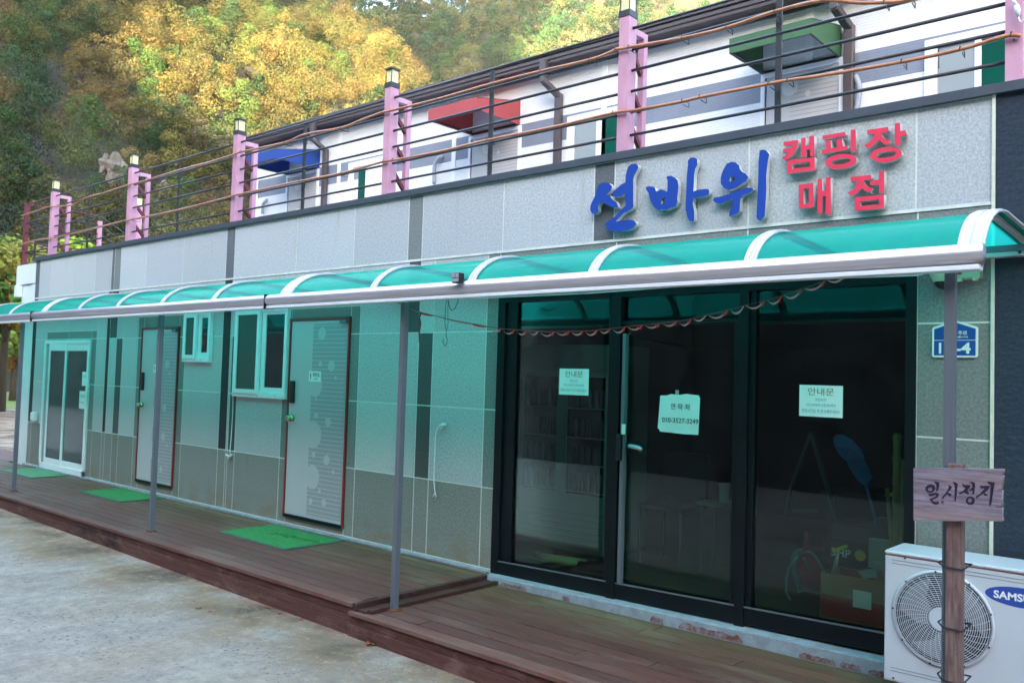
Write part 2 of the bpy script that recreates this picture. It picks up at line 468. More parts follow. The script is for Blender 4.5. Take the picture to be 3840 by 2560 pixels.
def shape(name, loops, to3d, front, depth, mats, parent, normal=(0, -1, 0)):
    """filled outline with holes (2-D curve) given depth: mats=(face, side). loops in plane coords (u,v); to3d: 4x4 matrix"""
    cu = bpy.data.curves.new(name, 'CURVE'); cu.dimensions = '2D'; cu.fill_mode = 'BOTH'
    for lp in loops:
        sp = cu.splines.new('POLY'); sp.points.add(len(lp)-1)
        for i, p in enumerate(lp): sp.points[i].co = (p[0], p[1], 0, 1)
        sp.use_cyclic_u = True
    cu.extrude = depth/2
    return curve_mesh(cu, name, to3d @ Matrix.Translation((0, 0, front-depth/2)), mats, parent)

def curve_mesh(cu, name, mw, mats, parent):
    o = bpy.data.objects.new(name, cu); COL.objects.link(o)
    dg = bpy.context.evaluated_depsgraph_get(); dg.update()
    me = bpy.data.meshes.new_from_object(o.evaluated_get(dg))
    bpy.data.objects.remove(o); bpy.data.curves.remove(cu)
    me.name = name
    me.materials.clear()
    for m in mats: me.materials.append(M[m])
    if len(mats) > 1:
        for p in me.polygons: p.material_index = 0 if abs(p.normal.z) > .7 else 1
    else:
        me.polygons.foreach_set('material_index', [0]*len(me.polygons))
    me.transform(mw)
    ob = bpy.data.objects.new(name, me); COL.objects.link(ob)
    if parent: put(ob, parent)
    return ob

# plane (u right = +x, v up = +z, w toward viewer = -y)
WALLM = Matrix(((1, 0, 0, 0), (0, 0, -1, 0), (0, 1, 0, 0), (0, 0, 0, 1)))
def text(name, body, x, z, y, size, mats, parent, width=None, depth=.0006, bold=0.0, align='CENTER', mw=None):
    cu = bpy.data.curves.new(name, 'FONT'); cu.body = body; cu.size = size; cu.align_x = align
    cu.extrude = depth/2; cu.offset = bold; cu.resolution_u = 3
    m = mw or (Matrix.Translation((x, y-depth/2, z)) @ WALLM)
    if width:
        o = bpy.data.objects.new('t', cu); COL.objects.link(o)
        bpy.context.view_layer.update()
        wd = o.dimensions.x; bpy.data.objects.remove(o)
        if wd > 1e-5: m = m @ Matrix.Diagonal((width/wd, 1, 1, 1))
    return curve_mesh(cu, name, m, mats, parent)

def traced(name, polys, org, sc, y, depth, mats, parent):
    """polys in pixels of an enlarged crop of the photograph -> outline on the plane y"""
    loops = []
    for pl in polys:
        lp = []
        for a, b in pl:
            p = at(org[0]+a/sc, org[1]+b/sc, y)
            lp.append((p.x, p.z))
        loops.append(lp)
    return shape(name, loops, WALLM, -y, depth, mats, parent)

def ell(cx, cy, rx, ry, rot=0, n=36):
    c, s_ = math.cos(rot), math.sin(rot)
    return [(cx+rx*math.cos(t)*c-ry*math.sin(t)*s_, cy+rx*math.cos(t)*s_+ry*math.sin(t)*c) for t in [2*math.pi*i/n for i in range(n)]]

# ================================================================== SETTING
def gz(x):   # yard slopes gently
    if x < -14: return .070
    return -.011-.009*(x+4.6)
g = MB()
xs = [-400, -60, -14, -4.6, 3, 40, 400]; ys = [-400, -60, -1.0, 30, 600]
vs = [(x, y, gz(min(max(x, -14.0001), 3))) for y in ys for x in xs]
nx = len(xs)
g.add(vs, [(j*nx+i, j*nx+i+1, (j+1)*nx+i+1, (j+1)*nx+i) for j in range(len(ys)-1) for i in range(nx-1)])
g.build('ground', 'yard', kind='structure')

# ================================================================== GROUND-FLOOR BUILDING
B = thing('shop_building', 'long single-storey building clad in grey granite panels with a glazed shop front', 'building', (-7.5, 0, 0))
GA = .0052
def panels():
    prn = random.Random(9); mb = MB(); idx = {'L': 0, 'M': 1, 'D': 2, 'K': 3, 'X': 4, 'U': 5}
    def P(x0, x1, z0, z1, m='L'):
        if x1-x0 < .02 or z1-z0 < .02: return
        t_ = prn.uniform(.90, 1.06); mb.box(x0+GA, x1-GA, 0, .0016, z0+GA, z1-GA, idx[m], (t_, t_*prn.uniform(.99, 1.01), t_*prn.uniform(.975, 1.015)))
    # columns: (x0, x1, material below 2.07, material 2.07-2.69)
    cols = [(-14.04, -13.90, 'X', 'X'), (-13.90, -13.47, 'L', 'L'), (-13.47, -12.72, 'M', 'L'), (-12.72, -11.945, 'M', 'L'), (-11.945, -11.80, 'M', 'M'),
            (-11.80, -11.50, 'L', 'L'), (-11.50, -11.41, 'X', 'X'), (-11.41, -11.20, 'L', 'D'), (-11.20, -11.03, 'D', 'L'), (-11.03, -10.61, 'L', 'L'),
            (-10.61, -10.45, 'M', 'M'), (-10.45, -9.58, 'M', 'M'), (-9.58, -9.43, 'M', 'M'), (-9.43, -8.62, 'L', 'L'), (-8.62, -8.46, 'X', 'X'),
            (-8.46, -8.42, 'L', 'L'), (-8.42, -8.285, 'D', 'L'), (-8.285, -7.45, 'L', 'L'), (-7.45, -7.325, 'M', 'M'), (-7.325, -6.39, 'M', 'M'),
            (-6.39, -6.255, 'M', 'M'), (-6.255, -5.615, 'L', 'L'), (-5.615, -5.46, 'L', 'D'), (-5.46, -5.283, 'D', 'L'), (-5.283, -4.675, 'L', 'L'),
            (-4.675, -4.545, 'M', 'M'), (-1.455, -1.09, 'M', 'M')]
    for x0, x1, a, b in cols:
        rows = [(.845, 1.455, a), (1.455, 2.07, a)]
        if a == 'X': rows = [(.845, 2.69, 'X')]
        elif b == 'M' or (x0, x1) in ((-13.47, -12.72), (-12.72, -11.945)):
            top = 2.18 if x0 < -11.7 else 2.33
            rows += [(2.07, top, 'M'), (top, 2.69, 'L')] if x0 > -13.5 and x1 < -4.6 else [(2.07, 2.69, 'M')]
        else: rows += [(2.07, 2.69, b)]
        # merge the light column either side of the upper strip
        for z0, z1, m in rows: P(x0, x1, z0, z1, {'X': 'K'}.get(m, m))
        # dado
        if (x0, x1) not in ((-13.47, -12.72), (-12.72, -11.945), (-1.455, -1.09), (-8.46, -8.42)):
            P(x0, x1, .225, .845, 'X')
        if x0 == -1.455: P(x0, x1, .225, .845, 'M')
        if x0 == -8.46: P(x0, x1, .225, .845, 'X')
    for x0, x1 in ((-4.545, -3.45), (-3.45, -2.46), (-2.46, -1.455)): P(x0, x1, 2.345, 2.69, 'M')
    up = [-14.04, -13.88, -13.46, -12.68, -11.95, -11.45, -11.37, -11.19, -10.49, -9.57, -8.62, -8.45, -7.30, -6.39, -5.64, -5.46, -4.53, -3.655, -3.477, -2.46, -1.466, -1.09]
    upm = 'ULLLLUMLLLULLLMLLULLL'
    for (x0, x1), m in zip(zip(up[:-1], up[1:]), upm): P(x0, x1, 2.70, 3.262, m)
    return mb.build('granite_panels', ['light_granite', 'mid_granite', 'dark_granite', 'black_granite', 'dado_granite', 'strip_granite'], B)
panels()
b_ = MB()       # backing with grout, around the shop opening
b_.box(-14.04, -4.545, .0018, .25, .0, 3.262)
b_.box(-1.455, -1.09, .0018, .25, .0, 3.262)
b_.box(-4.545, -1.455, .0018, .25, 2.345, 3.262)
b_.box(-14.04, -1.09, -.006, .0017, 2.684, 2.699)      # white ledge line above the canopy
b_.build('wall', 'grout', B)
b_ = MB()
b_.box(-14.13, 1.5, -.03, .30, 3.262, 3.315)
for x in (-12.45, -9.9, -5.12, -1.22): b_.box(x, x+.012, -.032, -.03, 3.262, 3.315)
b_.build('coping', 'coping', B, bevel=.003)
b_ = MB().box(-1.075, 3.5, .0, .3, -.03, 3.262)
b_.build('stucco_wall', 'navy_stucco', B)
b_ = MB().box(-1.09, -1.075, -.012, .05, .15, 3.262)
b_.build('corner_bead', 'caulk', B)
b_ = MB()
b_.box(-14.045, -4.56, -.05, .0, .199, .222)
b_.build('sill_strip', 'sill_paint', B, bevel=.004)
# white wing at the far left end
b_ = MB()
b_.box(-14.62, -14.05, .02, .3, .05, 2.92)
b_.box(-14.80, -14.05, -.01, .3, 2.93, 3.235)
b_.box(-14.17, -14.05, .0, .02, .2, 2.92)
b_.build('white_wing_wall', 'white_panel', B, bevel=.004)
b_ = MB().box(-14.72, -14.60, -.06, .02, 2.74, 2.92)
b_.build('junction_cover', 'white_panel', B, bevel=.008)
# roof slab / terrace floor and far walls so it is a solid building
b_ = MB()
b_.box(-14.6, 3.4, .26, 8.0, 3.0, 3.10)
b_.build('terrace_floor', 'grey', B)
b_ = MB()
b_.box(-14.6, -14.3, .31, 8, .05, 3.0); b_.box(-14.3, 3.4, 7.8, 8.0, .05, 3.0)
b_.build('side_wall', 'white_panel', B)
tag(B, 'long single-storey building clad in grey granite panels with a glazed shop front', 'building')

# ---- bottom ledge with flaking paint and brick showing
b_ = MB()
b_.hexa([(-4.55, -.085, .10), (-1.30, -.085, .10), (-1.30, .03, .10), (-4.55, .03, .10), (-4.55, -.085, .198), (-1.30, -.085, .240), (-1.30, .03, .246), (-4.55, .03, .204)])
b_.build('ledge', 'sill_paint', B, bevel=.006)
rr = random.Random(3)
for x0, x1 in ((-4.36, -4.10), (-3.78, -3.71), (-3.05, -2.95), (-2.84, -2.40), (-2.05, -1.84), (-1.815, -1.70), (-1.66, -1.45)):
    b_ = MB(); n = 13; hh = rr.uniform(.018, .036)
    top = [(x0+(x1-x0)*i/n, .155+.010*(x0+4.5)/3+(.006 if i in (0, n) else hh*rr.uniform(.7, 1.1))) for i in range(n+1)]
    bot = [(x0+(x1-x0)*i/n, .150+rr.uniform(0, .004)) for i in range(n+1)]
    vs = [(x, -.087, z) for x, z in bot]+[(x, -.088, z) for x, z in top]
    b_.add(vs, [(i, i+1, n+1+i+1, n+1+i) for i in range(n)])
    b_.build('exposed_brick', 'brick', B)

# ---- shop front
def zb(x): return .300+(x+4.49)*.0237        # bottom of the glass
def zl(x): return .205+(x+4.49)*.0215        # top of the ledge
SF = MB()
SF.box(-4.545, -4.47, -.01, .08, .19, 2.345); SF.box(-1.51, -1.455, -.01, .08, .24, 2.345)
SF.box(-4.47, -1.51, -.008, .08, 2.293, 2.344)
for a, b in ((-3.462, -3.388), (-2.50, -2.437)): SF.box(a, b, -.014, .08, .19, 2.294)
for a, b in ((-4.47, -3.462), (-3.388, -2.50), (-2.437, -1.51)):
    SF.hexa([(a, -.004, zl(a)-.01), (b, -.004, zl(b)-.01), (b, .075, zl(b)-.01), (a, .075, zl(a)-.01), (a, -.004, zb(a)), (b, -.004, zb(b)), (b, .075, zb(b)), (a, .075, zb(a))])
SF.box(-4.47, -4.36, .012, .07, .28, 2.294); SF.box(-3.50, -3.462, .012, .07, .28, 2.294)
SF.box(-2.437, -2.40, .012, .07, .32, 2.294)
SF.box(-3.388, -2.50, .0, .07, 2.10, 2.125)
SF.box(-2.54, -2.50, .006, .06, .34, 2.10)
sfo = SF.build('shop_front', 'dark_frame', B, bevel=.002)
t_ = MB()
for a, b in ((-4.47, -3.462), (-3.388, -2.50), (-2.437, -1.51)):
    t_.hexa([(a, -.010, zb(a)-.004), (b, -.010, zb(b)-.004), (b, -.004, zb(b)-.004), (a, -.004, zb(a)-.004), (a, -.010, zb(a)+.006), (b, -.010, zb(b)+.006), (b, -.004, zb(b)+.006), (a, -.004, zb(a)+.006)])
t_.build('bottom_trim', 'post_grey', sfo)
for a, b, z0, z1 in ((-4.36, -3.50, .29, 2.294), (-3.36, -2.54, .33, 2.10), (-3.388, -2.50, 2.125, 2.294), (-2.40, -1.51, .33, 2.294)):
    MB().box(a, b, .030, .036, z0, z1).build('glass_pane', 'shop_glass', sfo)
MB().box(-3.366, -3.338, -.020, .02, .325, 2.035).build('door_edge_strip', 'post_grey', sfo, bevel=.003)
h = MB(); h.box(-3.385, -3.345, -.045, -.015, 1.165, 1.345); h.build('door_lock', 'black', sfo, bevel=.006)
MB().box(-3.352, -3.322, -.027, -.023, 1.345, 1.415).build('lock_label', 'paper', sfo)
h = MB(); h.tube([(-3.30, .0, 1.265), (-3.27, -.03, 1.27), (-3.20, -.035, 1.262), (-3.185, -.03, 1.25)], .016, 8)
h.build('door_handle', 'alu', sfo, smooth=True)

# ---- toilet doors, windows, sliding door on the ground floor
def toilet_door(x0, x1, z0, z1, parts=True, sign=True, seed=1):
    d = MB().box(x0, x1, -.012, .0, z0, z1).build('toilet_door', 'door_leaf', B, bevel=.002)
    W, H = x1-x0, z1-z0
    f = MB()
    f.box(x0-.022, x0-.002, -.022, .0, z0-.03, z1+.02); f.box(x1+.002, x1+.024, -.022, .0, z0-.03, z1+.02)
    f.box(x0-.022, x1+.024, -.025, .0, z1+.003, z1+.028)
    f.build('door_frame', 'door_frame_red', d, bevel=.002)
    MB().box(x0-.002, x1+.01, -.03, .0, z0-.03, z0).build('threshold', 'dark_frame', d)
    xs_ = x0+W*.40
    s_ = MB(); s_.box(xs_, x1-.015, -.0135, -.012, z0+.03, z1-.03); s_.build('pattern_field', 'door_stripe', d)
    s_ = MB(); n = 44
    for i in range(n):
        z = z0+.05+(H-.1)*i/(n-1); s_.box(xs_, x1-.02, -.0145, -.0137, z-.0018, z+.0018)
    s_.build('pattern_lines', 'door_line', d)
    s_ = MB()
    for cx, cz, r in ((.56, .97, .065), (.55, .80, .03), (.74, .79, .055), (.47, .68, .12), (.82, .725, .022), (.51, .51, .03), (.72, .48, .045), (.47, .40, .135), (.49, .29, .03), (.72, .27, .05),
                      (.84, .21, .02), (.48, .165, .12), (.62, .095, .02), (.47, .03, .03), (.70, .035, .035), (.5, .60, .018)):
        cz = z0+H*(.06+cz*.90)
        if cz+r > z1-.02: cz = z1-.02-r
        if cz-r < z0+.02: cz = z0+.02+r
        s_.disc((x0+W*cx, cz), r*.95, -.0145-.0002*r, .0012, clip=(x0+.03, x1-.02))
    s_.build('pattern_bubbles', 'door_leaf', d)
    h = MB(); h.tube([(x0+.075, -.012, z0+.93*(H/1.88)), (x0+.075, -.045, z0+.93*(H/1.88))], [.032, .03], 16); h.tube([(x0+.075, -.045, z0+.93*(H/1.88)), (x0+.075, -.075, z0+.93*(H/1.88)), (x0+.075, -.085, z0+.93*(H/1.88))], [.018, .034, .022], 16)
    h.build('door_knob', 'gold', d, smooth=True)
    MB().box(x0+.035, x0+.10, -.038, -.012, z0+1.08, z0+1.30).build('keypad_lock', 'black', d, bevel=.01)
    MB().box(x1-.09, x1+.005, -.055, -.012, z1-.035, z1-.005).build('door_closer', 'post_grey', d, bevel=.004)
    if sign:
        p = MB().box(x0+.32, x0+.51, -.0175, -.0155, z0+1.30, z0+1.40).build('toilet_sign', 'white', d)
        text('sign_text', '화장실', x0+.435, z0+1.35, -.0176, .042, ['ink'], p, width=.105, bold=.0006)
        text('sign_small_text', 'TOILET', x0+.435, z0+1.318, -.0176, .02, ['ink'], p, width=.06)
        f = MB(); f.disc((x0+.35, z0+1.375), .006, -.0176, .0006); f.box(x0+.342, x0+.358, -.0182, -.0176, z0+1.345, z0+1.368); f.box(x0+.346, x0+.354, -.0182, -.0176, z0+1.32, z0+1.345)
        f.build('pictogram', 'box_red', p)
    return d
toilet_door(-7.305, -6.405, .318, 2.203)
toilet_door(-10.455, -9.578, .345, 2.166)

def pvc_window(x0, x1, z0, z1, label=None):
    wdt = x1-x0
    f = MB(); t = .045
    for a in ((x0, x1, z0, z0+t*1.3), (x0, x1, z1-t, z1)): f.box(a[0], a[1], -.045, .0, a[2], a[3])
    f.box(x0, x0+t, -.045, 0, z0+t*1.3, z1-t); f.box(x1-t, x1, -.045, 0, z0+t*1.3, z1-t)
    fo = f.build('window', 'white_pvc', B, bevel=.003)
    xm = (x0+x1)/2
    s_ = MB(); a, b, c, d = x0+t-.004, xm+.015, z0+t*1.3-.02, z1-t+.012; q = .042
    s_.box(a, b, -.062, -.03, c, c+q); s_.box(a, b, -.062, -.03, d-q, d); s_.box(a, a+q, -.062, -.03, c+q, d-q); s_.box(b-q, b, -.062, -.03, c+q, d-q)
    s_.build('outer_sash', 'white_pvc', fo, bevel=.002)
    s2 = MB(); a2, b2, c2, d2 = xm, x1-t, z0+t*1.3, z1-t; q2 = .05
    s2.box(a2, b2, -.028, -.004, c2, c2+q2); s2.box(a2, b2, -.028, -.004, d2-q2*.7, d2); s2.box(b-.0, a2+q2+.035, -.028, -.004, c2+q2, d2-q2*.7); s2.box(b2-q2*.5, b2, -.028, -.004, c2+q2, d2-q2*.7)
    s2.build('inner_sash', 'white_pvc', fo, bevel=.002)
    MB().box(a+q, b-q, -.048, -.044, c+q, d-q).build('insect_screen', 'screen_dark', fo)
    MB().box(a2+q2+.035, b2-q2*.5, -.016, -.012, c2+q2, d2-q2*.7).build('glass_pane', 'dark_glass', fo)
    for px_, pz_ in ((x0+.03, z0+.02), (x1-.03, z0+.02), (xm, z0+.02), (x1-.16, z0+.03)): MB().disc((px_, pz_), .006, -.045, .003, seg=8).build('screw_cap', 'grey', fo)
    return fo
M['screen_dark'] = mat('dark_insect_screen', (.035, .065, .060), .5, noise=(3, .5, (.05, .08, .075), (8, 1, .2)))
pvc_window(-8.312, -7.345, 1.430, 2.362)
pvc_window(-9.412, -8.818, 1.782, 2.360)

d = MB(); x0, x1, z0, z1 = -13.48, -11.945, .205, 2.055
d.box(x0, x1, -.03, 0, z1-.05, z1); d.box(x0, x0+.05, -.03, 0, z0, z1-.05); d.box(x1-.05, x1, -.03, 0, z0, z1-.05); d.box(x0, x1, -.03, 0, z0, z0+.09)
sl = d.build('sliding_door', 'white_pvc', B, bevel=.004)
MB().box(x0+.05, x0+.17, -.012, 0, z0+.09, z1-.05).build('fixed_panel', 'door_stripe', sl)
for i, (a, b, yy) in enumerate(((x0+.17, -12.70, -.026), (-12.76, x1-.05, -.014))):
    s_ = MB(); yb = yy+.02
    s_.box(a, a+.055, yy, yb, z0+.09, z1-.05); s_.box(b-.045, b, yy, yb, z0+.09, z1-.05); s_.box(a+.055, b-.045, yy, yb, z0+.09, z0+.17); s_.box(a+.055, b-.045, yy, yb, z1-.15, z1-.05)
    s_.build('door_sash', 'white_pvc', sl, bevel=.003)
    MB().box(a+.055, b-.045, yy+.006, yy+.010, z0+.17, z1-.15).build('glass_pane', 'door_glass_dark', sl)
pp = MB().box(-12.16, -12.02, -.013, -.0095, 1.43, 1.62).build('small_notice', 'paper', sl)
text('notice_text', '안내', -12.09, 1.54, -.0132, .05, ['ink_blue'], pp, width=.1)
pp = MB().box(-12.22, -12.01, -.0132, -.0095, 1.12, 1.36).build('small_notice', 'paper', sl)
text('notice_text', '영업안내', -12.115, 1.27, -.0134, .05, ['ink_blue'], pp, width=.15)
text('notice_text', '010', -12.115, 1.19, -.0134, .04, ['ink_blue'], pp, width=.1)
bx = MB().box(-13.77, -13.65, -.075, .0, .87, 1.0).build('outlet_box', 'white', B, bevel=.02)

# ---- interior of the shop
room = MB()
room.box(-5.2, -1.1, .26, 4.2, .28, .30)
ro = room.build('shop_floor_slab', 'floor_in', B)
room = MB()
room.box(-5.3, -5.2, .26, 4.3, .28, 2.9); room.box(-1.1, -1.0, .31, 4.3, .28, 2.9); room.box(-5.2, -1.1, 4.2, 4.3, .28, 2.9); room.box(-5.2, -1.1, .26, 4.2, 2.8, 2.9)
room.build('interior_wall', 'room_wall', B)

# ================================================================== LETTERING
LB = thing('blue_lettering', 'large blue brush-style shop lettering standing on the granite parapet', 'sign lettering', (-3.0, 0, 2.9))
o1, s1 = (2160, 540), 3.36
traced('letter', [[(310, 500), (365, 480), (420, 497), (455, 535), (440, 590), (378, 640), (430, 650), (450, 690), (510, 735), (530, 785), (545, 805), (470, 805), (420, 780), (330, 735), (310, 725), (280, 780), (280, 850), (240, 885), (200, 875), (178, 830), (180, 780), (205, 720), (240, 650), (265, 570), (285, 520)],
 [(655, 290), (690, 258), (740, 248), (775, 262), (785, 300), (760, 350), (735, 390), (722, 440), (722, 740), (722, 790), (700, 820), (640, 855), (605, 865), (500, 978), (580, 965), (640, 955), (700, 955), (740, 970), (760, 1010), (720, 1060), (640, 1090), (540, 1105), (460, 1100), (400, 1070), (368, 1030), (375, 990), (430, 955), (490, 915), (560, 840), (630, 770), (622, 700), (618, 625), (560, 660), (500, 672), (460, 645), (470, 600), (520, 555), (570, 510), (622, 487), (625, 400), (640, 340)]],
 o1, s1, -.055, .04, ['blue_sign', 'sign_side'], LB)
traced('letter', [[(880, 540), (930, 532), (990, 545), (1010, 600), (1075, 570), (1150, 600), (1155, 460), (1138, 425), (1150, 405), (1200, 402), (1250, 425), (1280, 460), (1292, 540), (1280, 640), (1275, 700), (1280, 730), (1250, 790), (1180, 810), (1140, 830), (1080, 825), (1035, 835), (980, 790), (940, 720), (915, 620), (880, 570)],
 [(1060, 705), (1135, 660), (1110, 710), (1125, 735), (1100, 750), (1070, 755), (1080, 725)],
 [(1408, 215), (1440, 175), (1490, 170), (1525, 190), (1530, 260), (1500, 320), (1488, 400), (1480, 600), (1540, 575), (1650, 565), (1680, 580), (1670, 640), (1600, 660), (1480, 680), (1470, 760), (1490, 850), (1490, 940), (1480, 978), (1430, 970), (1405, 930), (1380, 820), (1388, 600), (1395, 400), (1412, 260)]],
 o1, s1, -.055, .04, ['blue_sign', 'sign_side'], LB)
o2, s2_ = (2160, 440), 1.8375
bar_ = [((2160+(a/s2_)-2160)*3.36, ((440+b/s2_)-540)*3.36) for a, b in ((1265, 230), (1285, 222), (1310, 228), (1332, 255), (1322, 300), (1310, 400), (1312, 480), (1308, 560), (1300, 680), (1270, 712), (1253, 708), (1243, 690), (1250, 560), (1256, 400), (1258, 300))]
traced('letter', [[(1905, 245), (1960, 225), (2010, 232), (2055, 270), (2060, 310), (2090, 350), (2140, 375), (2170, 420), (2150, 460), (2080, 510), (2000, 560), (1920, 582), (1860, 550), (1825, 500), (1822, 430), (1845, 350), (1880, 280)],
 [(1950, 405), (2020, 435), (1985, 465), (1935, 475)],
 [(1740, 675), (1830, 660), (1940, 625), (2050, 580), (2150, 550), (2225, 555), (2235, 580), (2190, 610), (2100, 650), (2070, 690), (2065, 780), (2060, 850), (2020, 880), (1930, 915), (1935, 850), (1965, 800), (1980, 690), (1920, 715), (1830, 752), (1760, 745), (1725, 710)], bar_],
 o1, s1, -.055, .04, ['blue_sign', 'sign_side'], LB)
LR = thing('red_lettering', 'bold red shop lettering in two rows to the right of the blue letters', 'sign lettering', (-2.0, 0, 2.95))
o3, s3 = (2900, 440), 4.126
RED = [
 [[(157, 383), (388, 349), (384, 400), (368, 468), (335, 535), (290, 590), (240, 632), (183, 669), (130, 628), (185, 592), (228, 548), (237, 528), (148, 545), (148, 493), (275, 473), (303, 432), (157, 440)],
  [(430, 325), (498, 313), (499, 437), (560, 428), (556, 294), (632, 281), (635, 597), (568, 606), (566, 498), (510, 503), (512, 610), (438, 618)],
  [(214, 672), (640, 616), (644, 818), (214, 872)], [(290, 722), (560, 685), (560, 765), (292, 800)]],
 [[(757, 285), (1112, 226), (1116, 290), (762, 345)],
  [(808, 372), (884, 357), (898, 478), (985, 465), (978, 338), (1060, 328), (1080, 455), (1148, 440), (1158, 498), (752, 568), (750, 510), (822, 492)],
  [(1196, 198), (1272, 186), (1284, 522), (1200, 532)], ell(1047, 683, 242, 116, -.12), ell(1046, 682, 146, 45, -.14)],
 [[(1450, 195), (1778, 150), (1782, 222), (1665, 238), (1690, 300), (1740, 345), (1808, 368), (1770, 435), (1700, 405), (1640, 355), (1620, 350), (1570, 410), (1530, 450), (1468, 483), (1402, 435), (1470, 400), (1530, 340), (1568, 255), (1450, 257)],
  [(1878, 95), (1962, 86), (1964, 212), (2052, 205), (2056, 282), (1966, 290), (1972, 430), (1880, 435)],
  ell(1743, 577, 246, 116, -.12), ell(1743, 577, 152, 50, -.14)],
 [[(394, 1045), (622, 1016), (628, 1392), (397, 1415)], [(468, 1102), (550, 1095), (550, 1335), (470, 1343)],
  [(684, 960), (756, 950), (756, 1140), (815, 1133), (813, 932), (888, 925), (890, 1500), (813, 1503), (812, 1222), (760, 1225), (757, 1488), (684, 1490)]],
 [[(1192, 925), (1515, 890), (1517, 965), (1395, 975), (1415, 1030), (1465, 1075), (1538, 1102), (1505, 1170), (1440, 1148), (1375, 1110), (1355, 1105), (1310, 1160), (1265, 1190), (1200, 1215), (1145, 1165), (1215, 1135), (1275, 1070), (1300, 990), (1195, 992)],
  [(1503, 985), (1635, 965), (1635, 838), (1714, 832), (1716, 1170), (1636, 1168), (1636, 1045), (1505, 1050)],
  [(1258, 1240), (1712, 1196), (1712, 1408), (1262, 1447)], [(1345, 1300), (1635, 1268), (1635, 1345), (1350, 1370)]]]
for pl_ in RED: traced('letter', pl_, o3, s3, -.055, .04, ['red_sign', 'sign_side'], LR)

# ================================================================== CANOPY
CP = thing('awning_canopy', 'long curved teal polycarbonate canopy with white ribs and a silver gutter', 'canopy', (-8, 0, 2.4))
XL, XR = -15.15, -.87
def cprof(off=0.0, n=12, y_end=.0):
    pts = [(-.005, 2.452+off), (-.35, 2.470+off), (-.70, 2.482+off)]
    cy, cz, ry, rz = -.78, 2.20, .43+off, .285+off
    for i in range(n+1):
        t = math.pi/2*(i/n)
        pts.append((cy-ry*math.sin(t), cz+rz*math.cos(t)))
    return pts
RIBS = [(-.905, .082), (-1.86, .05), (-2.78, .05), (-3.70, .05), (-4.64, .05), (-5.68, .12), (-6.74, .05), (-7.65, .05), (-8.56, .05), (-9.46, .05), (-10.40, .12), (-11.45, .05), (-12.4, .05), (-13.3, .05), (-14.2, .05), (-15.1, .08)]
pr_ = cprof()
sh = MB(); n = len(pr_)
nseg = 60
for i in range(nseg+1):
    x = XL+(XR-XL)*i/nseg
    sh.v += [(x, y, z) for y, z in pr_]
for i in range(nseg):
    for j in range(n-1):
        sh.f.append((i*n+j, (i+1)*n+j, (i+1)*n+j+1, i*n+j+1)); sh.mi.append(0); sh.t.append((1, 1, 1))
sh.build('roof_sheet', 'teal', CP, smooth=True)
def strip(mb, x0, x1, off, th, m=0):
    a = cprof(off); b = cprof(off+th)
    vs = [(x0, y, z) for y, z in a]+[(x1, y, z) for y, z in a]+[(x0, y, z) for y, z in b]+[(x1, y, z) for y, z in b]
    n = len(a); fs = []
    for j in range(n-1):
        fs += [(j, j+1, n+j+1, n+j), (2*n+j, 3*n+j, 3*n+j+1, 2*n+j+1), (j, 2*n+j, 2*n+j+1, j+1), (n+j, n+j+1, 3*n+j+1, 3*n+j)]
    fs += [(0, n, 3*n, 2*n), (n-1, 3*n-1, 4*n-1, 2*n-1)]
    mb.add(vs, fs, m)
for cx, hw in RIBS:
    rb = MB()
    strip(rb, cx-hw*.62, cx+hw*.62, .002, .008)
    strip(rb, cx-hw*.62+.012, cx-.004, .0105, .004); strip(rb, cx+.004, cx+hw*.62-.012, .0105, .004)
    ro_ = rb.build('rib', 'alu_white', CP)
    un = MB(); strip(un, cx-.012, cx+.012, -.022, .019)
    un.build('inner_bar', 'alu_white', ro_)
gt = MB()
prof = []
for i in range(15):
    t = R(-60)+R(250)*i/14
    prof.append((-1.232-.040*math.sin(t)*1.0, 2.252+.040*math.cos(t)))
prof = [(-1.232-.041*math.cos(R(a)), 2.250+.041*math.sin(R(a))) for a in range(120, -91, -15)]+[(-1.195, 2.209), (-1.195, 2.29)]
gt.tube([(XL, -1.234, 2.250), (XR+.02, -1.234, 2.250)], .043, 28)
gt.build('gutter', 'alu', CP, smooth=True)
gt = MB(); gt.box(XL, XR+.01, -1.262, -1.195, 2.186, 2.207); gt.build('gutter_flange', 'white_pvc', CP, bevel=.003)
each('gutter_joint', 'dark_frame', CP, [(x, x+.008, -1.279, -1.19, 2.183, 2.295) for x in (-10.55, -5.84)])
gt = MB(); gt.box(XL, XR+.35, -.06, -.002, 2.40, 2.43); gt.box(XL, XR+.35, -.012, -.002, 2.43, 2.465)
gt.build('wall_rail', 'alu_white', CP)
gt = MB()
for i in range(30): gt.disc((XL+.2+i*.5, 2.417), .008, -.06, .004, seg=8)
gt.build('rail_bolts', 'black', CP)
gt = MB()
for yy, zz in ((-.16, 2.43),): gt.box(XL, XR, yy-.015, yy+.015, zz-.02, zz+.01)
gt.build('purlin', 'post_grey', CP)
posts = [(-11.16, .2), (-7.74, .2), (-4.362, .15), (-.992, .15), (-14.56, .2)]
for x, z0 in posts:
    p = MB(); hw = .020
    p.box(x-hw, x+hw, -1.14-hw, -1.14+hw, z0, 2.19)
    for s_ in (-.012, .012): p.box(x+s_-.002, x+s_+.002, -1.14-hw-.002, -1.14-hw, z0, 2.19)
    po = p.build('post', 'post_grey', CP, bevel=.003)
    MB().box(x-.035, x+.035, -1.175, -1.105, z0-.002, z0+.012).build('post_foot', 'rust', po)

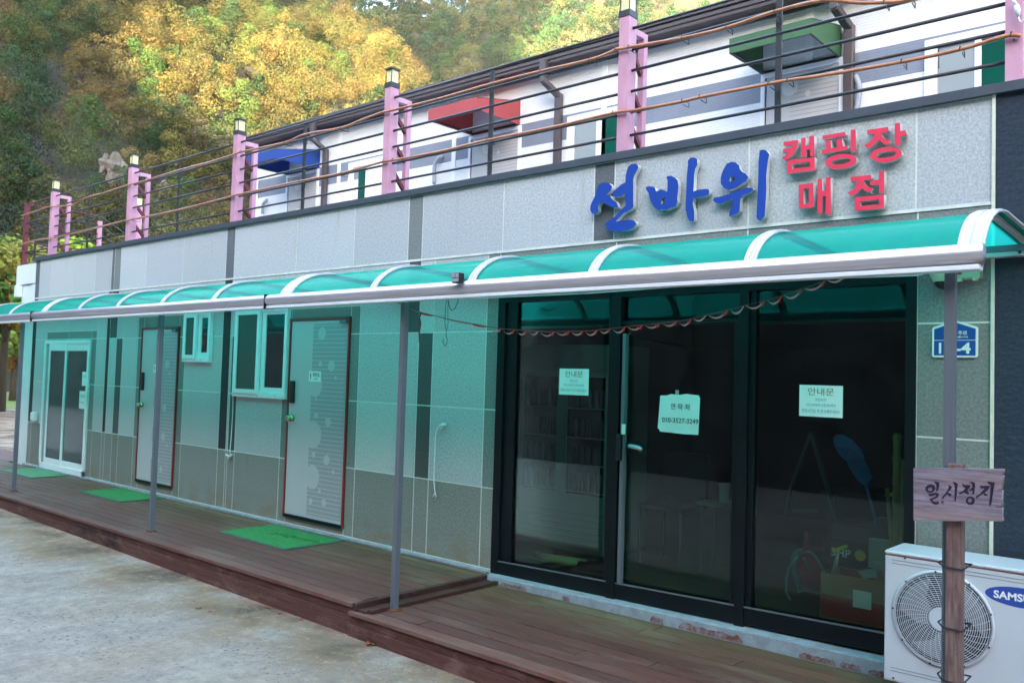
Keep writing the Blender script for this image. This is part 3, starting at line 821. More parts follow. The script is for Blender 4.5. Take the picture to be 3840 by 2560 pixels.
# solar lamp clipped to the gutter, with its lead
sl_ = thing('solar_lamp', 'small black square solar lamp clipped onto the silver gutter', 'lamp', (-3.70, -1.28, 2.28))
q = MB(); q.box(-3.735, -3.668, -1.33, -1.285, 2.270, 2.332); q.box(-3.72, -3.69, -1.286, -1.24, 2.285, 2.30); q.build('housing', 'black', sl_, bevel=.006)
q = MB(); q.box(-3.729, -3.706, -1.333, -1.330, 2.302, 2.327); q.box(-3.699, -3.674, -1.333, -1.330, 2.302, 2.327); q.box(-3.729, -3.674, -1.333, -1.330, 2.276, 2.297); q.build('cell_panel', 'grey', sl_)
ll = thing('lamp_lead', 'thin black wire dangling in loops below the solar lamp', 'cable', (-3.9, -1.2, 2.2))
pts = [at(1280+a/1.8234, 850+b/1.8234, -1.2) for a, b in ((806, 408), (805, 455), (795, 520), (775, 560), (752, 572), (738, 545), (730, 500), (728, 470))]
MB().tube(pts, .0022, 5).build('wire', 'black', ll)
pts = [at(1280+a/1.8234, 850+b/1.8234, -.9) for a, b in ((728, 455), (712, 560), (708, 660), (718, 705), (716, 740), (724, 770), (722, 800), (710, 818), (700, 805), (694, 780), (702, 768))]
MB().tube(pts, .0020, 5).build('wire', 'black', ll)
pts = [at(1280+a/1.8234, 850+b/1.8234, -.9) for a, b in ((735, 455), (728, 560), (730, 660), (720, 712))]
MB().tube(pts, .0016, 5).build('wire', 'black', ll)
cb = MB(); cb.tube([at(1280+a/1.8234, 850+b/1.8234, -.55) for a, b in ((690, 468), (705, 480), (740, 484), (775, 472), (790, 462))], .006, 6)
tag(cb.build('hook_bracket', 'black'), 'curved black bracket on the wall just under the canopy gutter', 'bracket')

# twisted hazard-tape line
tp = thing('hazard_tape_line', 'sagging string wound with red and white hazard tape across the shop front', 'tape line', (-3, -1.1, 2.0))
h_ = lambda a, b: at(2560+a/1.8234, 850+b/1.8234, -1.1)
g_ = lambda a, b: at(1280+a/1.8234, 850+b/1.8234, -1.1)
line = [g_(310, 487), g_(410, 528), g_(545, 585), g_(760, 638), g_(1090, 697), g_(1400, 718), g_(1700, 712), g_(1890, 690), h_(0, 642), h_(340, 562), h_(660, 478), h_(990, 365), h_(1120, 325), h_(1210, 306)]
MB().tube(line, .0022, 5).build('string', 'string', tp, smooth=True)
tw = MB(); tr_ = MB()
samples = []
for i in range(len(line)-1):
    n_ = max(1, int((line[i+1]-line[i]).length/.012))
    for j in range(n_): samples.append(line[i].lerp(line[i+1], j/n_))
L = 0; last = samples[0]; ds = [0]
for p in samples[1:]: L += (p-last).length; ds.append(L); last = p
def ribbon(mb, s0, s1, sag, wd, m):
    pts = [p for p, d_ in zip(samples, ds) if s0 <= d_ <= s1]
    if len(pts) < 3: return
    n_ = len(pts); vs = []
    for i, p in enumerate(pts):
        t = i/(n_-1); dz = -sag*4*t*(1-t); wv = wd*(.35+.65*math.sin(math.pi*t))
        vs += [(p.x, p.y-.003, p.z+dz+.001), (p.x, p.y+.004, p.z+dz-wv)]
    mb.add(vs, [(2*i, 2*i+2, 2*i+3, 2*i+1) for i in range(n_-1)], m)
s = .0; rr = random.Random(5)
while s < L:
    d_ = rr.uniform(.085, .115) if s > .95 else .5
    sag = rr.uniform(.016, .025) if s > .95 else .003
    ribbon(tw, s, s+d_, sag, .0075, 0)
    ribbon(tw, s+d_*.62, s+d_, sag*.7, .011, 1)
    s += d_
tw.build('tape_swags', ['tape', 'tape_red'], tp)
e_ = MB(); e_.tube([g_(545, 585), g_(536, 620), g_(540, 660), g_(533, 720), g_(531, 790)], [.008, .004, .009, .006, .002], 5)
e_.build('tape_tail', 'string', tp)

# ================================================================== DECKS
def deck(name, label, x0, x1, yf, yb, z, board, zg0, zg1, seed):
    rnd = random.Random(seed)
    t = thing(name, label, 'deck', ((x0+x1)/2, yf, zg0))
    mb = MB(); y = yf; 
    while y < yb-.01:
        w_ = board
        y2 = min(y+w_, yb)
        x = x0-rnd.uniform(0, 4)
        while x < x1:
            xe = x+rnd.choice((3.6, 4.8, 5.4))
            a, b = max(x, x0), min(xe, x1)
            k_ = rnd.uniform(.86, 1.13); g = rnd.uniform(-.05, .05)
            green_light = min(1, max(0, (y-yf)/(yb-yf)-.35)/.5)  # green light from the canopy, painted into boards towards the wall
            tint = (k_*(1+.12*green_light), k_*(1+.62*green_light+g*.5), k_*(1.0+.10*green_light+g*.5))
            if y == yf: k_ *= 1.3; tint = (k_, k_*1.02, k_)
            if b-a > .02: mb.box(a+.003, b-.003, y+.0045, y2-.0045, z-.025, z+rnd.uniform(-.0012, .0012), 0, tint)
            x = xe
        y = y2
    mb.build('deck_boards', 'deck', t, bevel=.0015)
    f = MB()
    f.hexa([(x0, yf+.012, zg0-.06), (x1, yf+.012, zg1-.06), (x1, yf+.04, zg1-.06), (x0, yf+.04, zg0-.06), (x0, yf+.012, z-.085), (x1, yf+.012, z-.085), (x1, yf+.04, z-.085), (x0, yf+.04, z-.085)], 0, (.92, .9, .9))
    f.hexa([(x0, yf+.022, z-.083), (x1, yf+.022, z-.083), (x1, yf+.04, z-.083), (x0, yf+.04, z-.083), (x0, yf+.022, z-.026), (x1, yf+.022, z-.026), (x1, yf+.04, z-.026), (x0, yf+.04, z-.026)], 0, (.80, .72, .70))
    f.build('fascia_boards', 'fascia', t, bevel=.002)
    f = MB(); f.box(x0+.02, x1-.02, yf+.05, yb, min(zg0, zg1)-.05, z-.03); f.build('underframe', 'dark_frame', t)
    return t
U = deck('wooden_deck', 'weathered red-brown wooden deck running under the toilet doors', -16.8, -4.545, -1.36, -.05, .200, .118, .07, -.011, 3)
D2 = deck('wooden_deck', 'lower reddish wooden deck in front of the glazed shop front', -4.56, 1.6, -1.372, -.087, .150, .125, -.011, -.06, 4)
f = MB()
f.box(-4.545, -4.505, -1.34, -.06, .151, .200, 0, (.45, .42, .45)); f.box(-4.505, -4.42, -1.33, -.07, .1515, .166, 0, (.55, .5, .5))
f.box(-4.425, -4.385, -1.31, -.09, .1515, .176, 0, (.5, .46, .48))
f.build('step_lip', 'deck', U, bevel=.003)
# short return of deck behind the far left corner
f = MB(); f.box(-16.8, -14.65, -.05, .6, .17, .198, 0, (1.05, 1, 1)); f.build('side_boards', 'deck', U)

# door mats
def doormat(x0, x1, y0, y1, z, m, label):
    t = thing('door_mat', label, 'door mat', ((x0+x1)/2, (y0+y1)/2, z), 'green door mats on the deck')
    MB().box(x0, x1, y0, y1, z+.002, z+.008).build('mat_edge', 'mat_edge', t, bevel=.002)
    MB().box(x0+.022, x1-.022, y0+.022, y1-.022, z+.004, z+.014).build('pile', m, t, bevel=.002)
    return t
doormat(-7.34, -6.25, -.715, -.085, .2, 'mat_green', 'bright green door mat with embossed lettering before the nearest toilet door')
t = [o for o in scene.objects if o.name.startswith('pile')][-1]
tx = text('embossed_letters', 'Welcome', 0, 0, 0, .15, ['mat_green'], None, width=.62, depth=.006, mw=Matrix.Translation((-6.62, -.40, .217)) @ Matrix.Rotation(R(8), 4, 'Z'))
put(tx, t)
doormat(-10.66, -9.60, -.595, .0-.06, .2, 'mat_green', 'plain green door mat in front of the farther toilet door')
doormat(-13.38, -12.28, -.565, -.06, .2, 'mat_green_old', 'faded grey-green door mat before the white sliding door')

# ================================================================== NOTICES, PLATE, SIGN
def notice(x0, x1, z0, z1, label):
    t = thing('paper_notice', label, 'notice', ((x0+x1)/2, .02, z0), 'paper notices on the shop glass')
    MB().box(x0, x1, .024, .0262, z0, z1).build('sheet', 'paper', t)
    xc = (x0+x1)/2; H = z1-z0; W = x1-x0
    text('title', '안내문', xc, z0+H*.70, .0236, H*.26, ['ink_brown'], t, width=W*.60)
    text('line', '영업시간', xc, z0+H*.50, .0236, H*.11, ['ink_blue'], t, width=W*.26)
    text('line', '오전 9시부터 오후 8시까지', xc, z0+H*.33, .0236, H*.11, ['ink_blue'], t, width=W*.68)
    text('line', '영업시간을 꼭 준수해주세요!!', xc, z0+H*.13, .0236, H*.13, ['ink_blue'], t, width=W*.88)
notice(-3.945, -3.678, 1.598, 1.788, 'printed notice sheet taped on the left shop pane')
notice(-2.120, -1.862, 1.533, 1.718, 'printed notice sheet taped on the right shop pane')
t = thing('paper_notice', 'crumpled handwritten notice with a phone number taped on the glass door', 'notice', (-2.93, .02, 1.37), 'paper notices on the shop glass')
loop = [(-3.08, 1.62), (-3.03, 1.622), (-3.0, 1.632), (-2.93, 1.630), (-2.88, 1.637), (-2.79, 1.630), (-2.79, 1.618), (-2.783, 1.615), (-2.786, 1.5), (-2.79, 1.376), (-2.90, 1.374), (-3.0, 1.378), (-3.075, 1.379), (-3.085, 1.395), (-3.095, 1.40), (-3.088, 1.5)]
shape('sheet', [loop], WALLM, -.022, .002, ['paper'], t)
text('line', '연 락 처', -2.925, 1.535, .0195, .045, ['ink'], t, width=.14)
text('line', '010-3527-3249', -2.925, 1.445, .0195, .045, ['ink'], t, width=.27)
MB().box(-2.965, -2.94, .021, .024, 1.632, 1.66).build('tape_piece', 'tape', t)

ap = thing('address_plate', 'blue house-number plate with pointed top on the granite pillar', 'address plate', (-1.26, -.01, 1.96))
x0, x1 = -1.372, -1.150
outl = [(x0+.008, 1.886), (x1-.008, 1.886), (x1, 1.894), (x1, 2.040), (x1-.006, 2.048), (-1.261, 2.083), (x0+.006, 2.048), (x0, 2.040), (x0, 1.894)]
shape('plate', [outl], WALLM, .014, .012, ['plate_white'], ap)
inn = lambda a, b, c, d: (a, b)
shape('blue_field', [[(x0+.010, 1.8955), (x1-.010, 1.8955), (x1-.010, 1.975), (x0+.010, 1.975)], [(x0+.010, 1.9785), (x1-.010, 1.9785), (x1-.010, 2.036), (-1.261, 2.073), (x0+.010, 2.036)]], WALLM, .0152, .001, ['plate_blue'], ap)
text('street_name', '주로', -1.222, 2.006, -.0154, .024, ['plate_white'], ap, width=.044, bold=.0004)
text('street_latin', 'gju-ro', -1.222, 1.990, -.0154, .016, ['plate_white'], ap, width=.052, bold=.0003)
text('house_number', '1', -1.332, 1.908, -.0154, .078, ['plate_white'], ap, bold=.0022)
text('house_number', '-4', -1.222, 1.908, -.0154, .078, ['plate_white'], ap, width=.078, bold=.0022)

WS = thing('wooden_sign', 'weathered wooden board on a timber post with black painted words, tied to the canopy post', 'sign', (-.96, -1.22, .15))
yb_ = -1.262
def wp(a, b, y=yb_): return at(3400+a/5.88, 1720+b/5.88, y)
tl_, tr2, br_, bl_ = wp(150, 200), wp(2128, 225), wp(2112, 1372), wp(150, 1365)
tl_, tr2, br_, bl_ = [(p.x, p.z) for p in (tl_, tr2, br_, bl_)]
def bl(a, b, t): return (a[0]+(b[0]-a[0])*t, a[1]+(b[1]-a[1])*t)
right = [bl(tr2, br_, t) for t in (.0, .02, .10)]
edge = [tr2]+[(bl(tr2, br_, t)[0]-dx, bl(tr2, br_, t)[1]) for t, dx in ((.04, 0), (.10, .001), (.115, .012), (.13, .0), (.20, .002), (.39, .003), (.40, .022), (.415, .003), (.60, .004), (.72, .002), (.735, .03), (.75, .002), (.90, .003), (.97, .001))]+[br_]
shape('board', [[tl_]+edge+[bl_]], WALLM, -yb_, .03, ['sign_wood'], WS)
WPX = (-.986, -.926)
pw = MB(); pw.box(WPX[0]+.008, WPX[1]+.003, -1.235, -1.172, .155, 1.415)
pw.build('timber_post', 'post_wood', WS, bevel=.003)
for z in (1.008, .770, .563):
    ti = MB(); ti.tube([(WPX[0]+.0, -1.242, z), (WPX[1]+.011, -1.242, z-.003), (WPX[1]+.011, -1.105, z), (-1.022, -1.108, z), (-1.022, -1.17, z), (WPX[0]+.0, -1.242, z)], .0035, 6)
    ti.build('binding_wire', 'black', WS)
LET = [[ell(520, 650, 112, 92, -.25), ell(518, 665, 50, 38, -.35)],
 [[(600, 505), (620, 495), (718, 515), (720, 600), (690, 690), (660, 720), (650, 690), (655, 590), (640, 545)]],
 [[(470, 768), (560, 755), (650, 740), (700, 755), (710, 800), (680, 850), (600, 890), (565, 895), (580, 925), (650, 940), (700, 925), (715, 990), (640, 1010), (570, 985), (530, 930), (498, 890), (520, 875), (600, 845), (650, 815), (640, 790), (540, 822), (500, 815)]],
 [[(930, 562), (1003, 625), (955, 690), (905, 740), (985, 768), (988, 800), (955, 828), (925, 810), (890, 775), (850, 820), (800, 875), (765, 885), (775, 850), (830, 780), (900, 690), (930, 620)]],
 [[(1012, 508), (1050, 505), (1130, 545), (1120, 600), (1100, 800), (1085, 900), (1062, 950), (1052, 900), (1060, 700), (1055, 580)]],
 [[(1225, 540), (1270, 575), (1370, 572), (1410, 580), (1400, 620), (1340, 690), (1375, 760), (1355, 780), (1300, 760), (1270, 730), (1180, 780), (1145, 745), (1220, 720), (1300, 640), (1250, 620), (1222, 560)]],
 [[(1375, 510), (1450, 505), (1505, 525), (1510, 600), (1490, 750), (1462, 795), (1448, 760), (1450, 690), (1400, 705), (1355, 690), (1412, 660), (1450, 620), (1445, 560)]],
 [ell(1405, 918, 100, 95), ell(1395, 910, 44, 44)],
 [[(1605, 590), (1700, 590), (1835, 588), (1830, 630), (1770, 700), (1715, 750), (1785, 780), (1775, 812), (1730, 815), (1680, 765), (1600, 825), (1535, 870), (1525, 820), (1610, 770), (1720, 650), (1640, 650)]],
 [[(1770, 495), (1850, 500), (1945, 520), (1930, 600), (1900, 780), (1870, 980), (1830, 1050), (1815, 990), (1840, 780), (1850, 580), (1800, 545)]]]
bo = [o for o in WS.children if o.name.startswith('board')][0]
for grp_ in ((0, 1, 2), (3, 4), (5, 6, 7), (8, 9)):
    lo = []
    for i in grp_: lo += LET[i]
    traced('painted_letter', lo, (3400, 1720), 5.88, yb_-.001, .0006, ['ink_purple'], bo)
kn = MB(); p = wp(790, 950); kn.disc((p.x, p.z), .006, yb_-.0004, .001); kn.build('nail_stain', 'rust', bo)

# ================================================================== AIR CONDITIONER
AC = thing('air_conditioner', 'white outdoor air-conditioning unit with a round fan grille on the lower deck', 'air conditioner', (-1.06, -.2, .15))
ax0, ax1, ay0, ay1, az0, az1 = -1.497, -.53, -.350, -.055, .228, .884
q = MB(); q.box(ax0, ax1, ay0, ay1, az0, az1-.02); q.build('casing', 'ac_white', AC, bevel=.008)
q = MB(); q.box(ax0-.002, ax1+.002, ay0-.003, ay1+.002, az1-.020, az1); q.build('top_cover', 'ac_white', AC, bevel=.009)
q = MB(); q.box(ax0, ax1, ay0-.0015, ay0, az1-.024, az1-.0205); q.build('seam', 'rust', AC)
each('pressed_line', 'fan_grey', AC, [(ax0+.035, ax1-.03, ay0-.0015, ay0-.0002, z-.0015, z+.0015) for z in (az1-.045, az1-.062, az0+.07, az0+.055)])
each('foot', 'dark_steel', AC, [(x-.03, x+.03, ay0+.02, ay1-.02, .152, az0) for x in (ax0+.08, ax1-.08)])
fc = (-1.222, .588); fr_ = .218
q = MB()
q.disc(fc, fr_+.006, ay0+.003, .004, 0, 64); q.build('fan_opening', 'black', AC)
for kk in range(3):
    bl_o = MB(); a0 = 2*math.pi*kk/3+.5
    vs = []; n = 9
    for i in range(n):
        t = i/(n-1); r0_, r1_ = .05, fr_*.90
        for r_, sw, yy in ((r0_, 0, 0), (r1_*.6, .35, 0), (r1_, .75, 0)):
            a = a0+t*1.25-sw
            vs.append((fc[0]+r_*math.cos(a), ay0-.003-.006*t, fc[1]+r_*math.sin(a)))
    fs = [(i*3+j, i*3+j+1, (i+1)*3+j+1, (i+1)*3+j) for i in range(n-1) for j in range(2)]
    bl_o.add(vs, fs)
    bl_o.build('fan_blade', 'fan_grey', AC, smooth=True)
gr = MB()
def ring(mb, r, w_, y):
    n = 56; pts = [(fc[0]+r*math.cos(2*math.pi*i/n), y, fc[1]+r*math.sin(2*math.pi*i/n)) for i in range(n+1)]
    mb.tube(pts, w_, 5, cap=False)
for i in range(17): ring(gr, .058+i*(fr_-.058)/16.5, .0017, ay0-.017-.006*math.sin(math.pi*(i/16)))
for kk in range(36):
    a = 2*math.pi*kk/36; pts = []
    for i in range(7):
        t = i/6; r_ = .055+(fr_-.055)*t; aa = a+.35*t
        pts.append((fc[0]+r_*math.cos(aa), ay0-.018-.006*math.sin(math.pi*t), fc[1]+r_*math.sin(aa)))
    gr.tube(pts, .0014, 4)
gr.build('fan_grille', 'ac_white', AC, smooth=True)
q = MB(); ring(q, fr_+.008, .010, ay0-.004); q.build('grille_rim', 'ac_white', AC, smooth=True)
for kk in range(9):
    q = MB(); a = 2*math.pi*kk/9+.3; q.box(fc[0]+(fr_+.010)*math.cos(a)-.004, fc[0]+(fr_+.010)*math.cos(a)+.004, ay0-.016, ay0-.012, fc[1]+(fr_+.010)*math.sin(a)-.004, fc[1]+(fr_+.010)*math.sin(a)+.004)
    q.build('rim_clip', 'black', AC)
q = MB(); q.disc(fc, .056, ay0-.015, .009, 0, 40); q.build('hub', 'ac_white', AC, bevel=.003)
_l = at(3694, 2218, ay0); lg = (_l.x+.155, _l.z)
shape('logo_oval', [ell(lg[0], lg[1], .155, .046, .0, 48)], WALLM, -ay0+.0012, .0008, ['blue_sign'], AC)
lo = [o for o in AC.children if o.name.startswith('logo_oval')][0]
text('logo_text', 'SAMSUNG', lg[0], lg[1]-.017, ay0-.0014, .048, ['white'], lo, width=.235, bold=.0014)
for x, z in ((ax0+.10, az1-.028), (ax1-.15, az1-.028), (ax0+.05, az0+.02)): MB().disc((x, z), .0055, ay0-.004, .002, seg=10).build('screw', 'rust', AC)

# ================================================================== WALL FITTINGS
sp = thing('hanging_cable', 'pale looped cord hanging from a wall outlet beside the shop front', 'cable', (-5.16, 0, 1.3))
f_ = lambda a, b, y=-.03: at(1280+a/1.8234, 850+b/1.8234, y)
q = MB(); q.tube([f_(712, 1352, 0), f_(700, 1352, -.05), f_(675, 1358, -.06)], [.014, .016, .010], 8); q.tube([f_(676, 1385, -.03), f_(690, 1365, -.03)], .008, 6); q.build('outlet_plug', 'white', sp, smooth=True)
m_ = lambda a, b, y=-.03: at(1280+a/1.8234, 1700+b/1.8234, y)
q = MB(); q.tube([f_(675, 1358), f_(652, 1385), f_(643, 1440), f_(640, 1540), m_(636, 60), m_(632, 180), m_(638, 250), m_(648, 290), m_(640, 320), m_(622, 310), m_(632, 285), m_(640, 270)], .0045, 6); q.build('cord', 'white', sp, smooth=True)
sp2 = thing('hanging_cable', 'pale cord running down the dark strip beside the larger window', 'cable', (-8.33, 0, 1.4))
q = MB(); q.tube([at(883, 1465, -.05), at(874, 1480, -.02), at(872, 1560, -.02), at(866, 1650, -.02), at(862, 1690, -.02), at(864, 1704, -.02), at(852, 1710, -.02), at(858, 1722, -.02)], .0045, 6); q.build('cord', 'white', sp2, smooth=True)
q = MB(); q.tube([at(848, 1704, -.03), at(862, 1712, -.03), at(868, 1704, -.03)], .012, 6); q.build('cord_end', 'white', sp2, smooth=True)

cc = thing('security_camera', 'cream dome security camera under the canopy beside the canopy post', 'security camera', (-1.30, -.05, 2.3))
q = MB(); q.box(-1.385, -1.235, -.10, 0, 2.335, 2.35); q.tube([(-1.31, -.055, 2.336), (-1.31, -.055, 2.318), (-1.31, -.055, 2.285)], [.066, .062, .046], 20); q.build('housing', 'cream', cc, smooth=False) if False else None
M['cream'] = mat('cream_plastic', (.55, .58, .42), .5, noise=(5, .4, (.45, .46, .30), (1, 1, 1)))
q.build('housing', 'cream', cc)
q = MB(); q.tube([(-1.31, -.055, 2.290), (-1.31, -.055, 2.272), (-1.31, -.055, 2.254), (-1.31, -.055, 2.246)], [.042, .040, .026, .008], 20); q.build('dome', 'black', cc, smooth=True)
jb = thing('junction_box', 'cream weatherproof junction box with two latches high on the right pillar', 'junction box', (-1.18, -.04, 2.33))
q = MB(); q.box(-1.258, -1.128, -.07, 0, 2.295, 2.40); q.build('case', 'cream', jb, bevel=.010)
each('latch', 'cream', jb, [(x, x+.026, -.076, -.05, 2.282, 2.300) for x in (-1.240, -1.165)], .003)
q = MB(); q.box(-1.243, -1.215, -.0715, -.0702, 2.318, 2.328); q.build('label_strip', 'box_red', jb)
q = MB(); q.tube([at(2560+a/1.8234, 850+b/1.8234, -.02) for a, b in ((1715, 298), (1690, 308), (1640, 325), (1600, 333), (1400, 340), (900, 357), (400, 382), (0, 408), (-640, 455), (-1400, 490), (-1480, 488), (-1520, 470))], .0035, 6)
tag(q.build('camera_cable', 'white'), 'thin white cable stapled along the top of the shop front frame', 'cable')

# ================================================================== THINGS BEHIND THE GLASS
y_ = .6
fr = thing('drinks_fridge', 'tall white two-door drinks fridge behind the left shop pane', 'fridge', (-4.4, 1.0, .3))
fx0, fx1, fy0, fy1, fz1 = -4.95, -3.98, .75, 1.3, 2.0
q = MB(); q.box(fx0, fx1, fy0+.05, fy1, .3, fz1); q.box(fx0, fx1, fy0, fy0+.05, 1.78, fz1); q.box(fx0, fx1, fy0, fy0+.05, .3, .72); q.build('cabinet', 'fridge', fr, bevel=.006)
for a, b in ((fx0, fx0+.485), (fx0+.485, fx1)):
    q = MB(); q.box(a, a+.05, fy0-.02, fy0+.05, .72, 1.78); q.box(b-.05, b, fy0-.02, fy0+.05, .72, 1.78); q.box(a+.05, b-.05, fy0-.02, fy0+.05, .72, .77); q.box(a+.05, b-.05, fy0-.02, fy0+.05, 1.73, 1.78)
    do = q.build('fridge_door', 'fridge', fr, bevel=.004)
    MB().box(a+.05, b-.05, fy0-.0, fy0+.004, .77, 1.73).build('goods_window', 'dark_glass', do)
    g_ = MB(); rr = random.Random(int(a*100))
    for zz in (.80, 1.02, 1.24, 1.48):
        g_.box(a+.05, b-.05, fy0-.012, fy0-.002, zz-.012, zz)
        for i in range(6):
            x = a+.08+i*(b-a-.16)/5
            if rr.random() < .8: g_.tube([(x, fy0-.008, zz), (x, fy0-.008, zz+.12), (x, fy0-.008, zz+.15)], [.018, .018, .008], 6, 1)
    g_.build('shelf_goods', ['fridge', 'fridge_goods'], do)
each('vent_slat', 'grey', fr, [(fx0+.05, fx1-.05, fy0-.006, fy0, .36+i*.05, .375+i*.05) for i in range(6)])
# fabric and rolls on the floor
rl = thing('rolled_mat', 'pale yellow-green roll lying on the shop floor behind the left pane', 'roll', (-4.1, .25, .3))
MB().tube([(-4.20, .20, .345), (-3.86, .26, .345)], .035, 12).build('roll', 'roll_green', rl, smooth=True) if False else None
M['roll_green'] = mat('pale_green_vinyl', (.42, .52, .22), .5)
MB().tube([(-4.18, .19, .345), (-3.84, .27, .345)], .035, 12).build('roll', 'roll_green', rl, smooth=True)
MB().tube([(-4.36, .30, .335), (-4.10, .24, .335)], .025, 12).build('roll', 'roll_green', rl, smooth=True)
rl = thing('rolled_mat', 'dark heap of rolled sheeting on the shop floor beside the pale roll', 'roll', (-3.7, .3, .3))
q = MB(); q.tube([(-3.85, .2, .34), (-3.60, .24, .345)], .038, 10); q.tube([(-4.25, .42, .335), (-3.7, .46, .335)], .035, 10); q.build('roll', 'dark_frame', rl, smooth=True)
ch = thing('chair', 'dark chair with chrome legs inside behind the glass door', 'chair', (-3.5, .9, .3))
q = MB(); q.box(-3.75, -3.35, .8, 1.2, .72, .76); q.box(-3.75, -3.35, 1.18, 1.22, .80, 1.15); q.build('seat', 'black', ch, bevel=.01)
for x, y in ((-3.73, .82), (-3.37, .82), (-3.73, 1.18), (-3.37, 1.18)): MB().tube([(x, y, .3), (x, y, .73)], .011, 8).build('leg', 'easel_grey', ch)
sb = thing('small_stool', 'small pale stool with a cup standing inside the glass door', 'stool', (-3.0, .9, .3))
q = MB(); q.box(-3.25, -2.95, .85, 1.1, .80, .83); q.build('top', 'easel_grey', sb, bevel=.005)
for x, y in ((-3.22, .88), (-2.98, .88), (-3.22, 1.07), (-2.98, 1.07)): MB().tube([(x, y, .3), (x, y, .80)], .012, 8).build('leg', 'easel_grey', sb)
q = MB(); q.tube([(-3.08, .95, .83), (-3.08, .95, .93), (-3.08, .95, .97)], [.035, .037, .042], 16)
tag(q.build('paper_cup', 'grey'), 'grey cup standing on the small stool inside the door', 'cup')

# compressor
cm = thing('air_compressor', 'red tank air compressor with coiled teal hose behind the right pane', 'compressor', (-2.1, .6, .3))
q = MB(); q.tube([(-2.35, .62, .52), (-2.33, .62, .52), (-2.29, .62, .52), (-1.85, .62, .52), (-1.80, .62, .52), (-1.78, .62, .52)], [.05, .12, .15, .15, .12, .04], 24); q.build('tank', 'tank_red', cm, smooth=True)
q = MB(); q.box(-2.1, -1.65, .48, .76, .70, .86); q.tube([(-1.78, .55, .70), (-1.78, .55, .92)], [.07, .06], 14); q.build('motor', 'dark_steel', cm, bevel=.01)
q = MB(); q.box(-1.85, -1.72, .44, .50, .62, .80); q.build('filter_box', 'fridge', cm, bevel=.008)
pl = MB().box(-2.12, -1.80, .45, .456, .60, .76).build('name_panel', 'black', cm)
text('panel_text', '5HP', -2.02, .66, .449, .07, ['white'], pl, width=.12, bold=.001)
q = MB(); q.disc((-1.90, .685), .034, .4495, .001); q.build('yellow_sticker', 'yellow', pl)
q = MB()
for i in range(7):
    r_ = .14-.006*i; cx = -2.345+.015*i
    q.tube([(cx+.02*math.sin(t*2), .60+r_*math.cos(t)*.7, .50+r_*math.sin(t)) for t in [2*math.pi*j/24 for j in range(25)]], .007, 6)
q.tube([at(2880+a/1.913, 1600+b/1.913, .45) for a, b in ((160, 1240), (130, 1180), (132, 1080), (160, 990), (220, 925))], .007, 6)
q.tube([at(2880+a/1.913, 1600+b/1.913, .45) for a, b in ((248, 898), (300, 893), (345, 930), (385, 1000), (432, 1090))], .007, 6)
q.tube([at(2880+a/1.913, 1600+b/1.913, .45) for a, b in ((255, 935), (280, 985), (305, 1030))], .007, 6)
q.build('hose', 'hose', cm, smooth=True)
q = MB(); q.box(-2.26, -2.24, .47, .49, .66, .78); q.build('valve', 'tank_red', cm)
bxo = thing('cardboard_box', 'brown cardboard box with a red printed band on the floor inside the right pane', 'box', (-1.95, .3, .3))
a, b = -2.045, -1.585
q = MB(); q.box(a, b, .20, .215, .335, .60); q.box(a, b, .485, .50, .335, .60); q.box(a, a+.012, .215, .485, .335, .60); q.box(b-.012, b, .215, .485, .335, .60); q.box(a, b, .20, .5, .300, .335); q.build('carton', 'cardboard', bxo)
MB().box(a+.005, b-.005, .197, .1995, .345, .47).build('red_band', 'box_red', bxo)
MB().box(-1.85, -1.745, .1945, .197, .43, .53).build('shipping_label', 'paper', bxo)
q = MB(); q.bar((a, .35, .60), (a-.0, .20, .63), .01, .14); q.build('flap', 'cardboard', bxo) if False else None
bg_ = MB(); rr = random.Random(2)
for i in range(7):
    cx, cy, cz = -1.74+rr.uniform(-.09, .1), .3+rr.uniform(-.05, .06), .615+rr.uniform(-.02, .04)
    vs = [(cx+rr.uniform(-.07, .07), cy+rr.uniform(-.05, .05), cz+rr.uniform(-.03, .05)) for _ in range(6)]
    bg_.add(vs, [(0, 1, 2), (1, 3, 2), (2, 3, 4), (3, 5, 4), (0, 2, 4)])
tag(bg_.build('plastic_bag', 'fridge'), 'crumpled pale plastic bag lying on the cardboard box', 'bag')
sq = thing('squeegee', 'metal-handled squeegee leaning out of the cardboard box', 'squeegee', (-1.95, .3, .6))
z5 = lambda a, b, y=.32: at(2880+a/1.913, 1600+b/1.913, y)
MB().tube([z5(458, 1190), z5(510, 880)], .007, 8).build('handle', 'alu', sq, smooth=True)
MB().tube([z5(430, 1130), z5(500, 900)], .004, 6).build('thin_rod', 'alu', sq, smooth=True)
MB().bar(z5(463, 890), z5(568, 852), .02, .02).build('blade', 'yellow', sq)
nt_ = thing('landing_net', 'blue hooped fishing net on a long handle leaning behind the right pane', 'fishing net', (-1.9, .5, .3))
z6 = lambda a, b, y=.5: at(2880+a/1.913, 1600+b/1.913, y)
rim = [(470, 85), (490, 60), (540, 60), (600, 95), (655, 160), (685, 215), (672, 235), (620, 225), (560, 235), (520, 200), (485, 140)]
rim3 = [z6(a, b, .5+.06*math.sin(i*.6)) for i, (a, b) in enumerate(rim)]
MB().tube(rim3+[rim3[0]], .006, 6).build('hoop', 'net_blue', nt_, smooth=True)
q = MB()
bot = [z6(a, b, .5) for a, b in ((560, 235), (585, 300), (640, 380), (690, 420), (710, 415), (750, 360), (725, 300), (685, 225))]
cen = z6(580, 150, .53)
top_ = rim3
vs = [cen]+top_; q.add(vs, [(0, i+1, (i+1) % len(top_)+1) for i in range(len(top_))])
m0 = z6(650, 300, .46); vs = [m0]+bot; q.add(vs, [(0, i+1, (i+1) % len(bot)+1) for i in range(len(bot))])
q.build('net_bag', 'net_blue', nt_)
